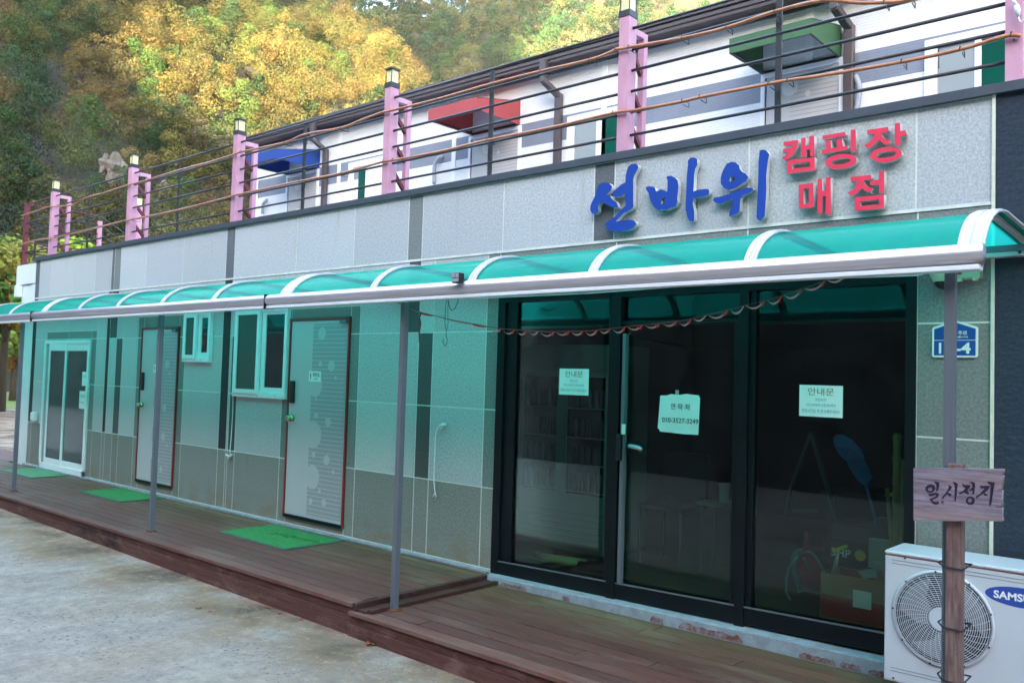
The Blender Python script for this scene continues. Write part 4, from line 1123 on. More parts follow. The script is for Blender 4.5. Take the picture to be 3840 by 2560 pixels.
MB().tube([z6(703, 420), z6(760, 620), z6(805, 860), z6(850, 1010), z6(900, 1180)], .008, 8).build('handle', 'net_blue', nt_, smooth=True)
for a, b, c, d, r_, lb in ((1468, -140, 1462, 300, .022, 'thick yellow bamboo pole leaning in the right corner of the shop'), (1510, 40, 1482, 900, .012, 'thin tall bamboo cane beside the thick bamboo pole'), (1398, 235, 1450, 900, .011, 'short tan stick leaning left of the bamboo')):
    p, q_ = at(2560+a/1.8234, 1700+b/1.8234, .42), at(2560+c/1.8234, 1700+d/1.8234, .42)
    if r_ == .022: q_ = Vector((q_.x, q_.y, .3))
    nn_ = 9; pts = []; rs = []
    for i in range(nn_): 
        for dt, rr_ in ((0, 1.0), (.04, 1.18), (.08, 1.0)):
            t = min(1, i/nn_+dt*.6); pts.append(p.lerp(q_, t)); rs.append(r_*rr_)
    o = MB().tube(pts, rs, 8).build('bamboo_pole', 'bamboo', smooth=True); tag(o, lb, 'pole')
es = thing('easel', 'grey folding easel standing dimly behind the right pane', 'easel', (-2.3, 1.1, .3))
ap_ = z6(310, 40, .9)
MB().tube([ap_, z6(530, 790, .9)], .014, 6).build('leg', 'easel_grey', es) if False else None
M['easel_grey'] = mat('easel_grey', (.07, .11, .10), .6)
MB().tube([ap_, z6(530, 790, .9), z6(560, 1000, .9)], .018, 6).build('leg', 'easel_grey', es)
MB().tube([ap_, z6(165, 430, .9), z6(120, 640, .9)], .014, 6).build('leg', 'easel_grey', es)
MB().bar(z6(180, 600, .9), z6(360, 600, .9), .02).build('cross_rail', 'easel_grey', es)
tb = thing('side_table', 'low cluttered table behind the compressor with a yellow bag on it', 'table', (-1.7, 1.2, .3))
MB().box(-2.35, -1.25, .95, 1.4, .98, 1.0).build('top', 'room_wall', tb)
for x in (-2.3, -1.3): MB().box(x-.02, x+.02, 1.0, 1.04, .3, .98).build('leg', 'dark_steel', tb)
q = MB(); q.add([(-1.95, 1.0, 1.0), (-1.7, .98, 1.005), (-1.6, 1.1, 1.01), (-1.85, 1.15, 1.05), (-1.78, 1.05, 1.08)], [(0, 1, 4), (1, 2, 4), (2, 3, 4), (3, 0, 4)])
tag(q.build('yellow_bag', 'yellow'), 'crumpled yellow bag lying on the low table inside', 'bag')

# ================================================================== TERRACE RAILING
RL = thing('terrace_railing', 'dark steel terrace railing with pink lamp posts along the parapet', 'railing', (-7, .05, 3.315))
RZ = [4.210, 4.055, 3.905, 3.757, 3.607, 3.442]
PX = [(-13.63, 4.27), (-11.11, 4.28), (-8.58, 4.29), (-6.03, 4.30), (-3.475, 4.29), (-1.035, 4.29)]
q = MB()
for i, z in enumerate(RZ):
    xe = [-14.68]+[p[0]+.04 for p in PX]
    for a, b in zip(xe[:-1], xe[1:]): q.tube([(a, .05, z), (b, .05, z)], .0105, 8, 1 if a < -14 and i == 0 else 0)
q.build('rails', ['dark_steel', 'red_steel'], RL, smooth=True)
for x in (-14.28, -12.39, -9.855, -7.31, -4.745, -2.30):
    MB().box(x-.020, x+.020, .045, .062, 3.3151, 4.212).build('mid_post', 'dark_steel', RL, bevel=.002)
MB().box(-14.72, -14.655, .02, .085, 3.235, 4.215).build('corner_post', 'red_steel', RL, bevel=.003)
first = None
for x, zt in PX:
    pk = MB(); pk.box(x, x+.085, 0.0, .10, 3.3155, zt)
    po = pk.build('pink_post', 'pink_steel', RL, bevel=.004)
    l = MB(); zt2 = zt
    l.box(x-.004, x+.089, -.004, .104, zt2+.0005, zt2+.045)
    for dx in (.0, .079):
        for dy in (.002, .092): l.box(x+dx, x+dx+.006, dy, dy+.006, zt2+.045, zt2+.165)
    l.box(x-.004, x+.089, -.004, .104, zt2+.165, zt2+.18)
    l.build('lamp_frame', 'dark_steel', po)
    l = MB(); l.box(x+.010, x+.075, .012, .088, zt2+.046, zt2+.164); l.build('lamp_glass', 'lamp_glass', po)
    br2 = MB()
    br2.box(x+.02, x+.07, .22, .27, 3.3155, 4.19); br2.box(x+.02, x+.07, .10, .27, 4.19, 4.235)
    for z in (3.93, 3.66, 3.40): br2.bar((x+.045, .10, z+.14), (x+.045, .225, z), .03, .035, 1)
    br2.build('post_bracket', ['pink_steel', 'red_steel'], po, bevel=.002)
# return of the railing at the far left end
rt = thing('return_railing', 'pink and dark railing returning back from the far left corner of the terrace', 'railing', (-14.7, 1.5, 3.3))
yy = at(375, 826, -14.69, 0).y
q = MB()
for i, z in enumerate(RZ):
    q.tube([(-14.69, .09, z), (-14.69, yy, z)], .0105, 8, 1 if i in (0, 4) else 0)
    if i < 4: q.tube([(-14.69, yy, z), (-14.69, yy+1.9, z-1.05)], .0105, 8, 0)
q.build('rails', ['dark_steel', 'red_steel'], rt, smooth=True)
MB().box(-14.72, -14.66, yy-.03, yy+.03, 3.1, 4.12).build('end_post', 'pink_steel', rt)
xp = -14.05; pa = at(519, 822, xp, 0)
lp = thing('lamp_post', 'pink lamp post standing farther back on the terrace behind the railing', 'lamp post', (xp, pa.y, 3.1))
p0 = at(519, 775, xp, 0); 
MB().box(xp-.05, xp+.05, p0.y-.05, p0.y+.05, 3.1, p0.z+.0).build('post', 'pink_steel', lp, bevel=.003)
MB().box(xp-.04, xp+.04, p0.y-.04, p0.y+.04, p0.z+.002, p0.z+.13).build('lamp_glass', 'lamp_glass', lp)

# light ropes tied to the rails
def spline(pts, n=4):
    out = []; P_ = [pts[0]]+pts+[pts[-1]]
    for i in range(1, len(P_)-2):
        for j in range(n):
            t = j/n; a, b, c, d = P_[i-1], P_[i], P_[i+1], P_[i+2]
            out.append(.5*((2*b)+(c-a)*t+(2*a-5*b+4*c-d)*t*t+(3*b-a-3*c+d)*t**3))
    out.append(pts[-1]); return out
def rope(pp_, label):
    t = thing('light_rope', label, 'rope light', (-7, -.02, 3.8), 'rope lights on the railing')
    pts = [at(a, b, -.022) for a, b in pp_]
    MB().tube(spline(pts), .011, 7).build('rope', 'rope', t, smooth=True)
    q = MB(); rr = random.Random(len(pp_))
    for i in range(2, len(pts)-1):
        if rr.random() < .6:
            p = pts[i]; q.tube([(p.x-.004, p.y-.014, p.z-.01), (p.x, p.y-.014, p.z+.013), (p.x, .06, p.z+.01), (p.x, .06, p.z-.02), (p.x+.012, p.y-.014, p.z-.026)], .003, 5)
    q.build('cable_tie', 'black', t)
rope([(80, 809), (137, 791), (186, 775), (233, 774), (277, 766), (329, 740), (389, 724), (477, 695), (559, 674), (669, 639), (770, 613), (856, 587), (905, 570), (1069, 535), (1141, 505), (1280, 480), (1357, 450), (1434, 422), (1472, 414), (1639, 373), (1848, 313), (2031, 267), (2212, 225), (2290, 196), (2310, 186), (2360, 178), (2560, 143), (2725, 104), (2906, 44), (3086, 3), (3218, 12), (3317, 10), (3415, 0), (3600, -50), (3752, -110)],
     'orange rope light tied along the upper rails of the terrace railing')
rope([(74, 918), (129, 903), (175, 895), (192, 894), (329, 863), (466, 828), (502, 822), (669, 788), (856, 740), (883, 732), (1124, 680), (1280, 650), (1439, 606), (1475, 601), (1653, 568), (1828, 526), (2075, 477), (2300, 424), (2382, 414), (2560, 381), (2626, 365), (2884, 315), (2955, 302), (3108, 280), (3383, 233), (3602, 186), (3739, 145), (3794, 132), (3827, 136)],
     'orange rope light tied along the lower rails of the terrace railing')
# connector on the nearest pink post
cn = thing('cable_connector', 'white connector and cable hanging on the nearest pink post', 'connector', (-1.0, -.03, 3.7))
q = MB(); q.tube([at(3812, 20, -.03), at(3816, 40, -.03), at(3818, 62, -.03)], [.012, .015, .009], 8); q.build('plug', 'white', cn, smooth=True)
q = MB(); q.tube([at(3795, 0, -.03), at(3808, 12, -.03), at(3812, 20, -.03)], .007, 6); q.tube([at(3818, 62, -.03), at(3824, 80, -.03), at(3834, 84, -.03), at(3840, 70, -.03), at(3850, 40, -.03)], .004, 6); q.build('lead', 'white', cn, smooth=True)

# ================================================================== UPPER BUILDING
UB = thing('terrace_building', 'white brick-patterned terrace building with a grey band and brown gutter', 'building', (-7, 5, 3.1))
YW = 3.6
KZ = -.0095
def dz(x): return KZ*(x+9.0)
WHITE, BAND = (.74, .75, .78), (.20, .225, .29)
def sbox(mb, x0, x1, y0, y1, z0, z1, m=0, tint=(1, 1, 1)):
    a, b = dz(x0), dz(x1)
    mb.hexa([(x0, y0, z0+a), (x1, y0, z0+b), (x1, y1, z0+b), (x0, y1, z0+a), (x0, y0, z1+a), (x1, y0, z1+b), (x1, y1, z1+b), (x0, y1, z1+a)], m, tint)
q = MB()
segs = [-13.87, -11.45, -8.785, -6.17, -3.58, 1.5]
for x0, x1 in zip(segs[:-1], segs[1:]):
    for z0, z1, tn in ((3.1, 4.795, WHITE), (4.795, 5.115, BAND), (5.115, 5.80, WHITE)):
        sbox(q, x0, x1, YW, YW+.2, z0, z1, 0, tn)
q.build('siding_wall', 'siding', UB)
for x in segs[1:-1]:
    q = MB(); sbox(q, x-.04, x+.04, YW-.012, YW, 5.05 if x == -3.58 else 3.1, 5.69); q.build('wall_trim', 'siding_trim', UB, bevel=.002)
q = MB(); sbox(q, -13.90, -13.84, YW-.012, YW+.2, 3.1, 5.69); q.build('wall_trim', 'siding_trim', UB, bevel=.002)
q = MB()
sbox(q, -14.1, 1.5, YW-.03, YW+.25, 5.69, 5.86)
q.build('fascia', 'brown_metal', UB)
q = MB()
sbox(q, -14.1, 1.5, YW-.20, YW-.03, 5.745, 5.765); sbox(q, -14.1, 1.5, YW-.22, YW-.20, 5.745, 5.79); sbox(q, -14.1, 1.5, YW-.235, YW-.20, 5.79, 5.835); sbox(q, -14.1, 1.5, YW-.22, YW-.20, 5.835, 5.85); sbox(q, -14.1, 1.5, YW-.25, YW-.20, 5.85, 5.885)
q.build('gutter', 'brown_metal', UB, bevel=.005)
q = MB(); sbox(q, -14.1, 1.5, YW-.20, YW+.3, 5.861, 5.90)
q.hexa([(-14.1, YW-.20, 5.90+.05), (1.5, YW-.20, 5.90-.10), (1.5, YW+4, 6.3), (-14.1, YW+4, 6.45), (-14.1, YW-.20, 5.91+.05), (1.5, YW-.20, 5.91-.10), (1.5, YW+4, 6.31), (-14.1, YW+4, 6.46)])
q.build('roof', 'brown_metal', UB)
q = MB(); q.box(-13.87, -13.7, YW+.2, YW+4, 3.1, 5.7); q.box(-13.87, 1.5, YW+3.8, YW+4, 3.1, 5.7); q.build('back_wall', 'siding_trim', UB)
for xt, xb in ((-11.83, -11.77), (-6.92, -6.85), (-3.20, -3.15)):
    q = MB(); yg = YW-.20
    q.bar((xt-.03, yg-.055, 5.80+dz(xt)), (xt-.03, yg-.055, 5.60+dz(xt)), .10, .07)
    q.bar((xt-.03, yg-.05, 5.61+dz(xt)), (xt-.02, yg-.05, 5.50+dz(xt)), .09, .07)
    q.bar((xt-.02, yg-.055, 5.52+dz(xt)), (xb, YW-.05, 5.36+dz(xt)), .09, .07)
    q.bar((xb, YW-.05, 5.39+dz(xt)), (xb, YW-.05, 3.1), .10, .07)
    q.build('downpipe', 'brown_metal', UB, bevel=.012)
def up_window(x0, x1, gx, z0=4.0, zt=5.07):
    """gx: (screen0, screen1, green0, green1)"""
    z1 = zt+dz(x0)
    f = MB(); f.box(x0, x0+.11, YW-.04, YW, z0, z1); f.box(x0+.11, x1-.06, YW-.04, YW, z1-.09, z1); f.box(x1-.06, x1, YW-.04, YW, z0, z1); f.box(x0+.11, x1-.06, YW-.04, YW, z0, z0+.06)
    f.box(gx[1], gx[2], YW-.032, YW, z0+.06, z1-.09)
    fo = f.build('window', 'white_pvc', UB, bevel=.004)
    a, b = sorted((gx[0], gx[1])); MB().box(a, b, YW-.022, YW-.012, z0+.06, z1-.10).build('insect_screen', 'mesh_glass', fo)
    MB().box(gx[2], gx[3], YW-.012, YW-.004, z0+.06, z1-.10).build('glass_pane', 'green_glass', fo)
up_window(-2.447, -1.25, (-2.32, -2.02, -1.965, -1.32), zt=5.075)
up_window(-6.715, -5.765, (-6.59, -6.26, -6.19, -5.83))
up_window(-11.165, -10.2, (-10.57, -10.30, -10.73, -10.93), zt=5.07)
def up_door(x0, x1):
    z1 = 5.09+dz(x0)
    f = MB(); f.box(x0, x0+.045, YW-.03, YW, 3.1, z1); f.box(x1-.045, x1, YW-.03, YW, 3.1, z1); f.box(x0+.045, x1-.045, YW-.03, YW, z1-.045, z1)
    fo = f.build('terrace_door', 'siding_trim', UB, bevel=.003)
    W = x1-x0; lf = MB().box(x0+.045, x1-.045, YW-.012, YW, 3.12, z1-.045).build('door_leaf', 'door_leaf', fo)
    s_ = MB()
    for i in range(40):
        z = 3.2+i*.046
        if z < z1-.1: s_.box(x0+W*.36, x1-.06, YW-.0135, YW-.0121, z-.004, z+.004, 0)
    s_.disc((x0+.36*W, z1-.20), .09, YW-.0136, .001, 1); s_.disc((x0+.38*W, z1-.72), .11, YW-.0136, .001, 1); s_.disc((x0+.58*W, z1-.30), .03, YW-.0136, .001, 1)
    s_.build('door_pattern', ['door_stripe', 'door_line'], fo)
    MB().box(x0+.05, x0+.06, YW-.014, YW-.012, 3.12, z1-.05).build('door_gap', 'dark_frame', fo)
up_door(-12.915, -11.985); up_door(-8.475, -7.505); up_door(-4.10, -3.215)
def awning(x0, x1, zb, m, label, yd=.85):
    a = thing('door_awning', label, 'awning', ((x0+x1)/2, YW, zb), 'canvas awnings over the terrace doors')
    yf = YW-yd; zt = zb+.33; zf = zb+.15
    q = MB(); th = .006
    q.add([(x0, yf, zb), (x1, yf, zb), (x1, yf, zf), (x0, yf, zf)], [(0, 1, 2, 3)])
    q.add([(x0, yf, zf), (x1, yf, zf), (x1, YW-.002, zt), (x0, YW-.002, zt)], [(0, 1, 2, 3)])
    for x in (x0, x1): q.add([(x, yf, zb), (x, yf, zf), (x, YW-.002, zt), (x, YW-.002, zb)], [(0, 1, 2, 3)])
    o = q.build('canvas_cover', m, a)
    s_ = o.modifiers.new('thickness', 'SOLIDIFY'); s_.thickness = .006; s_.offset = 1
    q = MB()
    for x in (x0+.02, x1-.02): q.bar((x, yf+.02, zb+.015), (x, YW-.01, zb+.015), .02)
    q.bar((x0+.02, yf+.02, zb+.015), (x1-.02, yf+.02, zb+.015), .02); q.bar((x0+.02, YW-.02, zb+.015), (x1-.02, YW-.02, zb+.015), .02)
    q.build('awning_frame', 'dark_steel', a)
awning(-12.87, -11.985, 5.125, 'awning_blue', 'blue canvas awning over the farthest terrace door')
awning(-8.425, -7.543, 5.10, 'awning_red', 'red canvas awning over the middle terrace door')
awning(-4.09, -3.246, 5.045, 'awning_green', 'dark green canvas awning over the nearest terrace door', .76)
for pts, lb in ((((1660, 588), (1650, 590), (1640, 600), (1630, 620), (1628, 650), (1628, 690)), 'grey drain pipe stub curving from the wall by the red awning'),
                (((3210, 288), (3214, 300), (3221, 320), (3222, 350), (3216, 390), (3210, 425)), 'grey drain pipe stub curving from the wall right of the green awning'),
                (((1000, 748), (994, 756), (986, 770), (984, 800)), 'small grey drain pipe stub near the blue awning')):
    P3 = [at(a, b, YW-.06) for a, b in pts]; P3[0] = at(*pts[0], YW-.005)
    tag(MB().tube(spline(P3, 3), .028, 10).build('drain_pipe', 'grey', smooth=True), lb, 'drain pipe')

# ================================================================== LITTER AND LEAVES
M['dry_leaf'] = mat('dry_leaf', (.22, .06, .025), .8)
def leaf(px, py, z, s, label, m='dry_leaf', seed=0):
    r_ = random.Random(seed); p = at(px, py, z, 2)
    a = r_.uniform(0, 6.28); q = MB(); vs = []
    for i, (u, v_, h_) in enumerate(((-1, 0, .25), (-.5, .45, .5), (.1, .55, .1), (.6, .35, .45), (1, 0, .1), (.5, -.4, .5), (-.1, -.5, .1), (-.6, -.4, .4))):
        x = u*math.cos(a)-v_*math.sin(a); y = u*math.sin(a)+v_*math.cos(a)
        vs.append((p.x+x*s, p.y+y*s, z+.004+h_*s*.6))
    vs.append((p.x, p.y, z+.003)); q.add(vs, [(i, (i+1) % 8, 8) for i in range(8)])
    tag(q.build('dry_leaf', m), label, 'leaf', 'dry leaves and litter')
lv = [(1385, 2415, 0, .05, 'large curled dry leaf on the concrete by the deck corner'), (1537, 2228, .18, .04, 'dry leaf lying on the step between the decks'), (1000, 2278, .02, .03, 'reddish leaf on the ground beside the deck fascia'),
      (1410, 2418, 0, .035, 'second dry leaf touching the large curled leaf'), (1515, 2455, 0, .025, 'small leaf on the concrete below the lower deck'), (1745, 2518, 0, .03, 'dry leaf by the lower deck near the picture bottom'),
      (1050, 2300, 0, .025, 'small red scrap at the foot of the deck'), (1130, 2324, 0, .022, 'tiny leaf at the foot of the deck near the corner'), (745, 2282, .01, .025, 'thin brown twig-like leaf out on the concrete'), (728, 2255, .01, .016, 'tiny orange leaf on the concrete'), (788, 2294, .01, .016, 'tiny brown chip on the concrete'), (650, 2153, .02, .02, 'small twig below the deck edge'), (1792, 2199, .16, .012, 'tiny blue scrap lying on the lower deck')]
for i, (a, b, z, s, lb) in enumerate(lv): leaf(a, b, z if z > .1 else gz(at(a, b, 0, 2).x), s, lb, 'hose' if 'blue' in lb else 'dry_leaf', i)

# ================================================================== VEGETATION
RNG = np.random.default_rng(11)
def leaf_cloud(centers, radii, counts, size, cols, squash=.75, rng=RNG):
    """leaf-sized quads spread through balls -> verts, colours"""
    P = []; C = []; Nn = []
    for c, r, n, col in zip(centers, radii, counts, cols):
        d = rng.normal(size=(n, 3)); d /= np.linalg.norm(d, axis=1)[:, None]
        rad = r*(.62+.38*rng.random(n)**.6)[:, None]
        p = d*rad; p[:, 2] *= squash
        P.append(p+c); Nn.append(d+rng.normal(size=(n, 3))*.45+np.array([0, 0, .35]))
        C.append(np.array(col)[None, :]*(.8+.4*rng.random((n, 1)))*(1+.06*rng.normal(size=(n, 3))))
    P = np.concatenate(P); Nn = np.concatenate(Nn); C = np.clip(np.concatenate(C), .004, 1)
    Nn /= np.linalg.norm(Nn, axis=1)[:, None]
    a = np.cross(Nn, rng.normal(size=Nn.shape)); a /= np.linalg.norm(a, axis=1)[:, None]
    b = np.cross(Nn, a)
    s = size*(.6+.8*rng.random((len(P), 1)))
    a = a*s; b = b*s*.7
    V = np.stack([P-a, P-b, P+a, P+b], 1).reshape(-1, 3)
    return V, np.repeat(C, 4, 0)
def quads_object(name, V, C, material):
    n = len(V)//4
    me = bpy.data.meshes.new(name)
    me.vertices.add(len(V)); me.vertices.foreach_set('co', V.astype(np.float32).ravel())
    me.loops.add(n*4); me.loops.foreach_set('vertex_index', np.arange(n*4, dtype=np.int32))
    me.polygons.add(n); me.polygons.foreach_set('loop_start', np.arange(0, n*4, 4, dtype=np.int32))
    me.polygons.foreach_set('loop_total', np.full(n, 4, dtype=np.int32))
    me.update(calc_edges=True)
    ca = me.color_attributes.new('tint', 'FLOAT_COLOR', 'POINT')
    ca.data.foreach_set('color', np.concatenate([C, np.ones((len(C), 1))], 1).astype(np.float32).ravel())
    me.materials.append(M[material])
    o = bpy.data.objects.new(name, me); COL.objects.link(o); return o

# --- hillsides: polar terrain round the valley mouth
def azpt(az, r): return np.array([math.sin(R(az))*r, -5+math.cos(R(az))*r])
def bumpf(x, y, s=1.0): return (math.sin(x*.11*s+1.3)+math.sin(y*.13*s+.5)+math.sin((x+y)*.07*s)+.6*math.sin((x-y)*.23*s+2))*.9
def cap_left(az):        # highest elevation angle of the near hill at this azimuth
    pts = [(-125, 34), (-95, 36), (-75, 38), (-60, 33), (-56, 27), (-53.4, 22.5), (-51.5, 20.5), (-50, 17.5), (-48, 12), (-45, 6), (-40, 2)]
    return float(np.interp(az, [p[0] for p in pts], [p[1] for p in pts]))
def z_left(az, r):
    z = .62*(r-58)
    if z < 0: return -.3
    zc = math.tan(R(cap_left(az)))*155
    rr_ = zc/.62+58
    p = azpt(az, r)
    if r > rr_: z = zc-(r-rr_)*.25
    return z+bumpf(*p)*min(1, (r-58)/12)
def cap_far(az):
    pts = [(-75, 24.5), (-54, 23.2), (-52, 22.9), (-49.5, 23.3), (-47, 24.6), (-40, 27), (-30, 27), (-10, 24), (20, 18)]
    return float(np.interp(az, [p[0] for p in pts], [p[1] for p in pts]))
def z_far(az, r):
    z = .75*(r-170)
    if z < 0: return -.3
    zc = math.tan(R(cap_far(az)))*400-3
    if r > 400 or z > zc: z = zc-(max(0, r-400))*.2
    p = azpt(az, r)
    return z+bumpf(*p, .45)*2.2*min(1, (r-170)/30)
def terrain(name, zf, azs, rs, m):
    mb = MB(); n = len(azs)
    for r in rs:
        for a in azs:
            p = azpt(a, r); mb.v.append((p[0], p[1], zf(a, r)))
    for j in range(len(rs)-1):
        for i in range(n-1):
            mb.f.append((j*n+i, j*n+i+1, (j+1)*n+i+1, (j+1)*n+i)); mb.mi.append(0); mb.t.append((1, 1, 1))
    return mb.build(name, m, smooth=True, kind='structure')
M['forest_floor'] = mat('forest_floor', (.016, .016, .009), .95, noise=(.25, .8, (.03, .026, .014), (1, 1, 1)), bump=(1.5, 1))
terrain('near_hill', z_left, np.arange(-125, -38, 1.5), list(np.arange(54, 200, 4)), 'forest_floor')
terrain('far_hill', z_far, np.arange(-80, 30, 2.0), list(np.arange(160, 460, 12)), 'forest_floor')
# unseen mountains behind the camera, ridges shaped to shade the yard and hills
def ridge(name, prof, y, foot):
    mb = MB(); n = len(prof)
    for f_, yy_ in ((0, foot), (.35, foot+(y-foot)*.4), (.72, foot+(y-foot)*.75), (1, y), (.6, y-60), (0, y-200)):
        for x, z in prof: mb.v.append((x, yy_, z*f_+(bumpf(x, yy_)*1.5 if 0 < f_ < 1 else 0)))
    for j in range(5):
        for i in range(n-1): mb.f.append((j*n+i, j*n+i+1, (j+1)*n+i+1, (j+1)*n+i)); mb.mi.append(0); mb.t.append((1, 1, 1))
    mb.build(name, 'mountain', kind='structure')
M['mountain'] = mat('far_forest', (.035, .040, .020), .95, noise=(.08, .8, (.06, .055, .025), (1, 1, 1)), bump=(.3, 1))
ridge('opposite_mountain', [(-260, 90), (-150, 95), (-60, 125), (0, 122), (10, 112), (20, 101), (33, 90), (40, 86), (55, 83), (66, 84), (110, 90), (200, 80), (300, 80)], -200, -60)
ridge('shading_peak', [(-330, 0), (-300, 250), (-200, 360), (60, 385), (150, 385), (176, 380), (182, 180), (194, 120), (300, 80)], -500, -488)  # added peak that keeps the middle of the far hill in shade

AUT = [(.140, .102, .046), (.165, .120, .050), (.125, .102, .050), (.095, .090, .046), (.150, .120, .066), (.115, .082, .044), (.078, .083, .040), (.135, .118, .045)]
PIN = [(.040, .080, .030), (.033, .066, .036), (.060, .095, .035)]
def grn(p): return math.sin(p[0]*.09+1)+math.sin(p[1]*.11)+.4*math.sin(p[0]*.31) > .35
def forest(name, zf, az0, az1, r0, r1, count, crown, leafs, size, pine_p, el_max, rng, el_cut=None, mul=(1, 1, 1)):
    Cn, Rd, Ct, Co = [], [], [], []
    trunks = MB(); made = 0
    while made < count:
        az = rng.uniform(az0, az1); r = math.sqrt(rng.uniform(r0*r0, r1*r1))
        z = zf(az, r)
        if z < .3: continue
        el = math.degrees(math.atan2(z-1.7, r))
        if el > el_max: continue
        if el_cut and el < el_cut(az): continue
        if math.degrees(math.atan2(z+14-1.7, r)) < -1: continue
        p = azpt(az, r); base = np.array([p[0], p[1], z])
        made += 1
        pine = rng.random() < pine_p
        s = crown*rng.uniform(.7, 1.25); h = s*rng.uniform(.9, 1.25)
        col = np.array((PIN if pine else AUT)[rng.integers(0, 3 if pine else len(AUT))])*rng.uniform(.42, .90)*np.array(mul)
        if not pine and grn(p): col = col*np.array([.80, .95, .85])
        if pine:
            nl = 9
            for i in range(nl):
                t = i/nl; rr_ = s*.42*(1-t*.75); a = rng.uniform(0, 6.28)
                Cn.append(base+np.array([math.cos(a)*rr_*.8, math.sin(a)*rr_*.8, h*(.35+.75*t)])); Rd.append(rr_*.75); Ct.append(int(leafs/nl*1.2)); Co.append(col*(.9+.3*t))
        else:
            nl = int(rng.integers(14, 22))
            for i in range(nl):
                a = rng.uniform(0, 6.28); u = rng.random()**.5; rr_ = s*.46*u
                Cn.append(base+np.array([math.cos(a)*rr_, math.sin(a)*rr_, h*(.30+.62*math.sqrt(max(0, 1-u*u))*rng.uniform(.55, 1.05))])); Rd.append(s*rng.uniform(.10, .19)); Ct.append(int(leafs/nl)); Co.append(col*rng.uniform(.85, 1.18))
    V, C = leaf_cloud(Cn, Rd, Ct, size, Co, .8, rng)
    o = quads_object(name, V, C, 'leaves'); o['kind'] = 'stuff'
    return o
rngf = np.random.default_rng(5)
f1 = forest('near_forest', z_left, -77, -45, 58, 170, 520, 6.6, 3000, .082, .24, 31, rngf, lambda a: float(np.interp(a, [-80, -72, -60, -53, -48], [-2, -1, 4, 8, 10])), (.97, 1.0, .78))
tag(f1, 'dense autumn forest covering the near hillside, ochre and green', 'forest')
f2 = forest('far_forest', z_far, -58, -25, 200, 430, 900, 10.5, 900, .30, .42, 27, rngf, lambda a: float(np.interp(a, [-60, -48, -30], [12, 13, 16])), (.72, 1.0, .95))
tag(f2, 'hazy mixed forest covering the farther hillside above the roof', 'forest')

def tree(name, label, cat, x, y, z, hgt, crown_r, cols, leafs, size, seed, trunk_r=.12, squash=.8, zc=None, group=None):
    rng = np.random.default_rng(seed); t = thing(name, label, cat, (x, y, z), group)
    tk = MB(); zc = zc or hgt*.62
    tk.tube([(x, y, z), (x+.05, y, z+zc*.5), (x-.03, y+.05, z+zc)], [trunk_r, trunk_r*.75, trunk_r*.45], 8)
    Cn, Rd, Ct, Co = [], [], [], []
    for i in range(16):
        a = rng.uniform(0, 6.28); u = rng.random()**.5; rr_ = crown_r*.72*u
        c = np.array([x+math.cos(a)*rr_, y+math.sin(a)*rr_, z+zc+(hgt-zc)*.95*(rng.uniform(-.75, .85)*math.sqrt(max(.05, 1-u*u)))])
        Cn.append(c); Rd.append(crown_r*rng.uniform(.22, .38)); Ct.append(leafs//16); Co.append(np.array(cols[i % len(cols)])*rng.uniform(.85, 1.15))
        if i < 9: tk.tube([(x, y, z+zc*rng.uniform(.55, .95)), tuple((c+np.array([x, y, z+zc]))/2+np.array([0, 0, .1])), tuple(c)], [trunk_r*.35, trunk_r*.22, trunk_r*.08], 6)
    tk.build('trunk', 'bark', t, smooth=True)
    V, C = leaf_cloud(Cn, Rd, Ct, size, Co, squash, rng)
    o = quads_object('crown', V, C, 'leaves'); put(o, t)
    return t
YG = [(.26, .34, .03), (.20, .32, .035), (.34, .34, .03), (.30, .22, .04)]
def polar(px, r):
    p = at(px, 1280, 10, 1); d = Vector((p.x, p.y+5)); d.normalize(); return d.x*r, -5+d.y*r
for px_, r_, h_, cr, sd_, lb in ((120, 30, 4.6, 1.1, 1, 'small yellow-green tree just left of the terrace railing'), (395, 31, 6.2, 2.1, 2, 'bright yellow-green tree seen through the railing beside the tall lamp post'), (270, 33, 5.6, 1.4, 6, 'lime-green young tree between the first two pink posts'), (640, 28, 5.5, .7, 3, 'thin yellow-green sapling right of the third pink post'), (560, 36, 5.8, 1.0, 4, 'dull green small tree behind the third pink post')):
    x, y = polar(px_, r_); tree('small_tree', lb, 'tree', x, y, 0.05, h_, cr, YG if sd_ != 4 else AUT[:3]+PIN, 3600, .085, sd_, .07, zc=h_*.72)
G3 = [(.07, .15, .03), (.14, .20, .035), (.22, .20, .04), (.30, .13, .03)]
for px_, r_, h_, cr, sd_, lb in ((15, 34, 6.3, 2.6, 21, 'green and orange roadside tree left of the white wall end'), (-240, 30, 6.5, 2.4, 23, 'green roadside tree just past the left picture edge'), (60, 44, 5.0, 2.8, 24, 'dark green tree beyond the roadside tree at the far left'), (-60, 50, 6.0, 3.2, 25, 'dark tree farthest along the road at the left edge')):
    x, y = polar(px_, r_); tree('roadside_tree', lb, 'tree', x, y, 0.05, h_, cr, G3, 5200, .10, sd_, .17, zc=h_*.60)
# unseen slope added on the right to block low sky light
mb = MB(); ex = [(16, 0), (20, 4), (28, 11), (40, 20), (60, 30)]
ey = list(range(-90, 61, 6))
for x_, z_ in ex:
    for y_ in ey: mb.v.append((x_+math.sin(y_*.3), y_, z_+(bumpf(x_, y_, 2.)*.7 if z_ > 1 else -.1)))
n = len(ey)
for j in range(len(ex)-1):
    for i in range(n-1): mb.f.append((j*n+i, j*n+i+1, (j+1)*n+i+1, (j+1)*n+i)); mb.mi.append(0); mb.t.append((1, 1, 1))
mb.build('sky_blocking_slope', 'mountain', smooth=True, kind='structure')
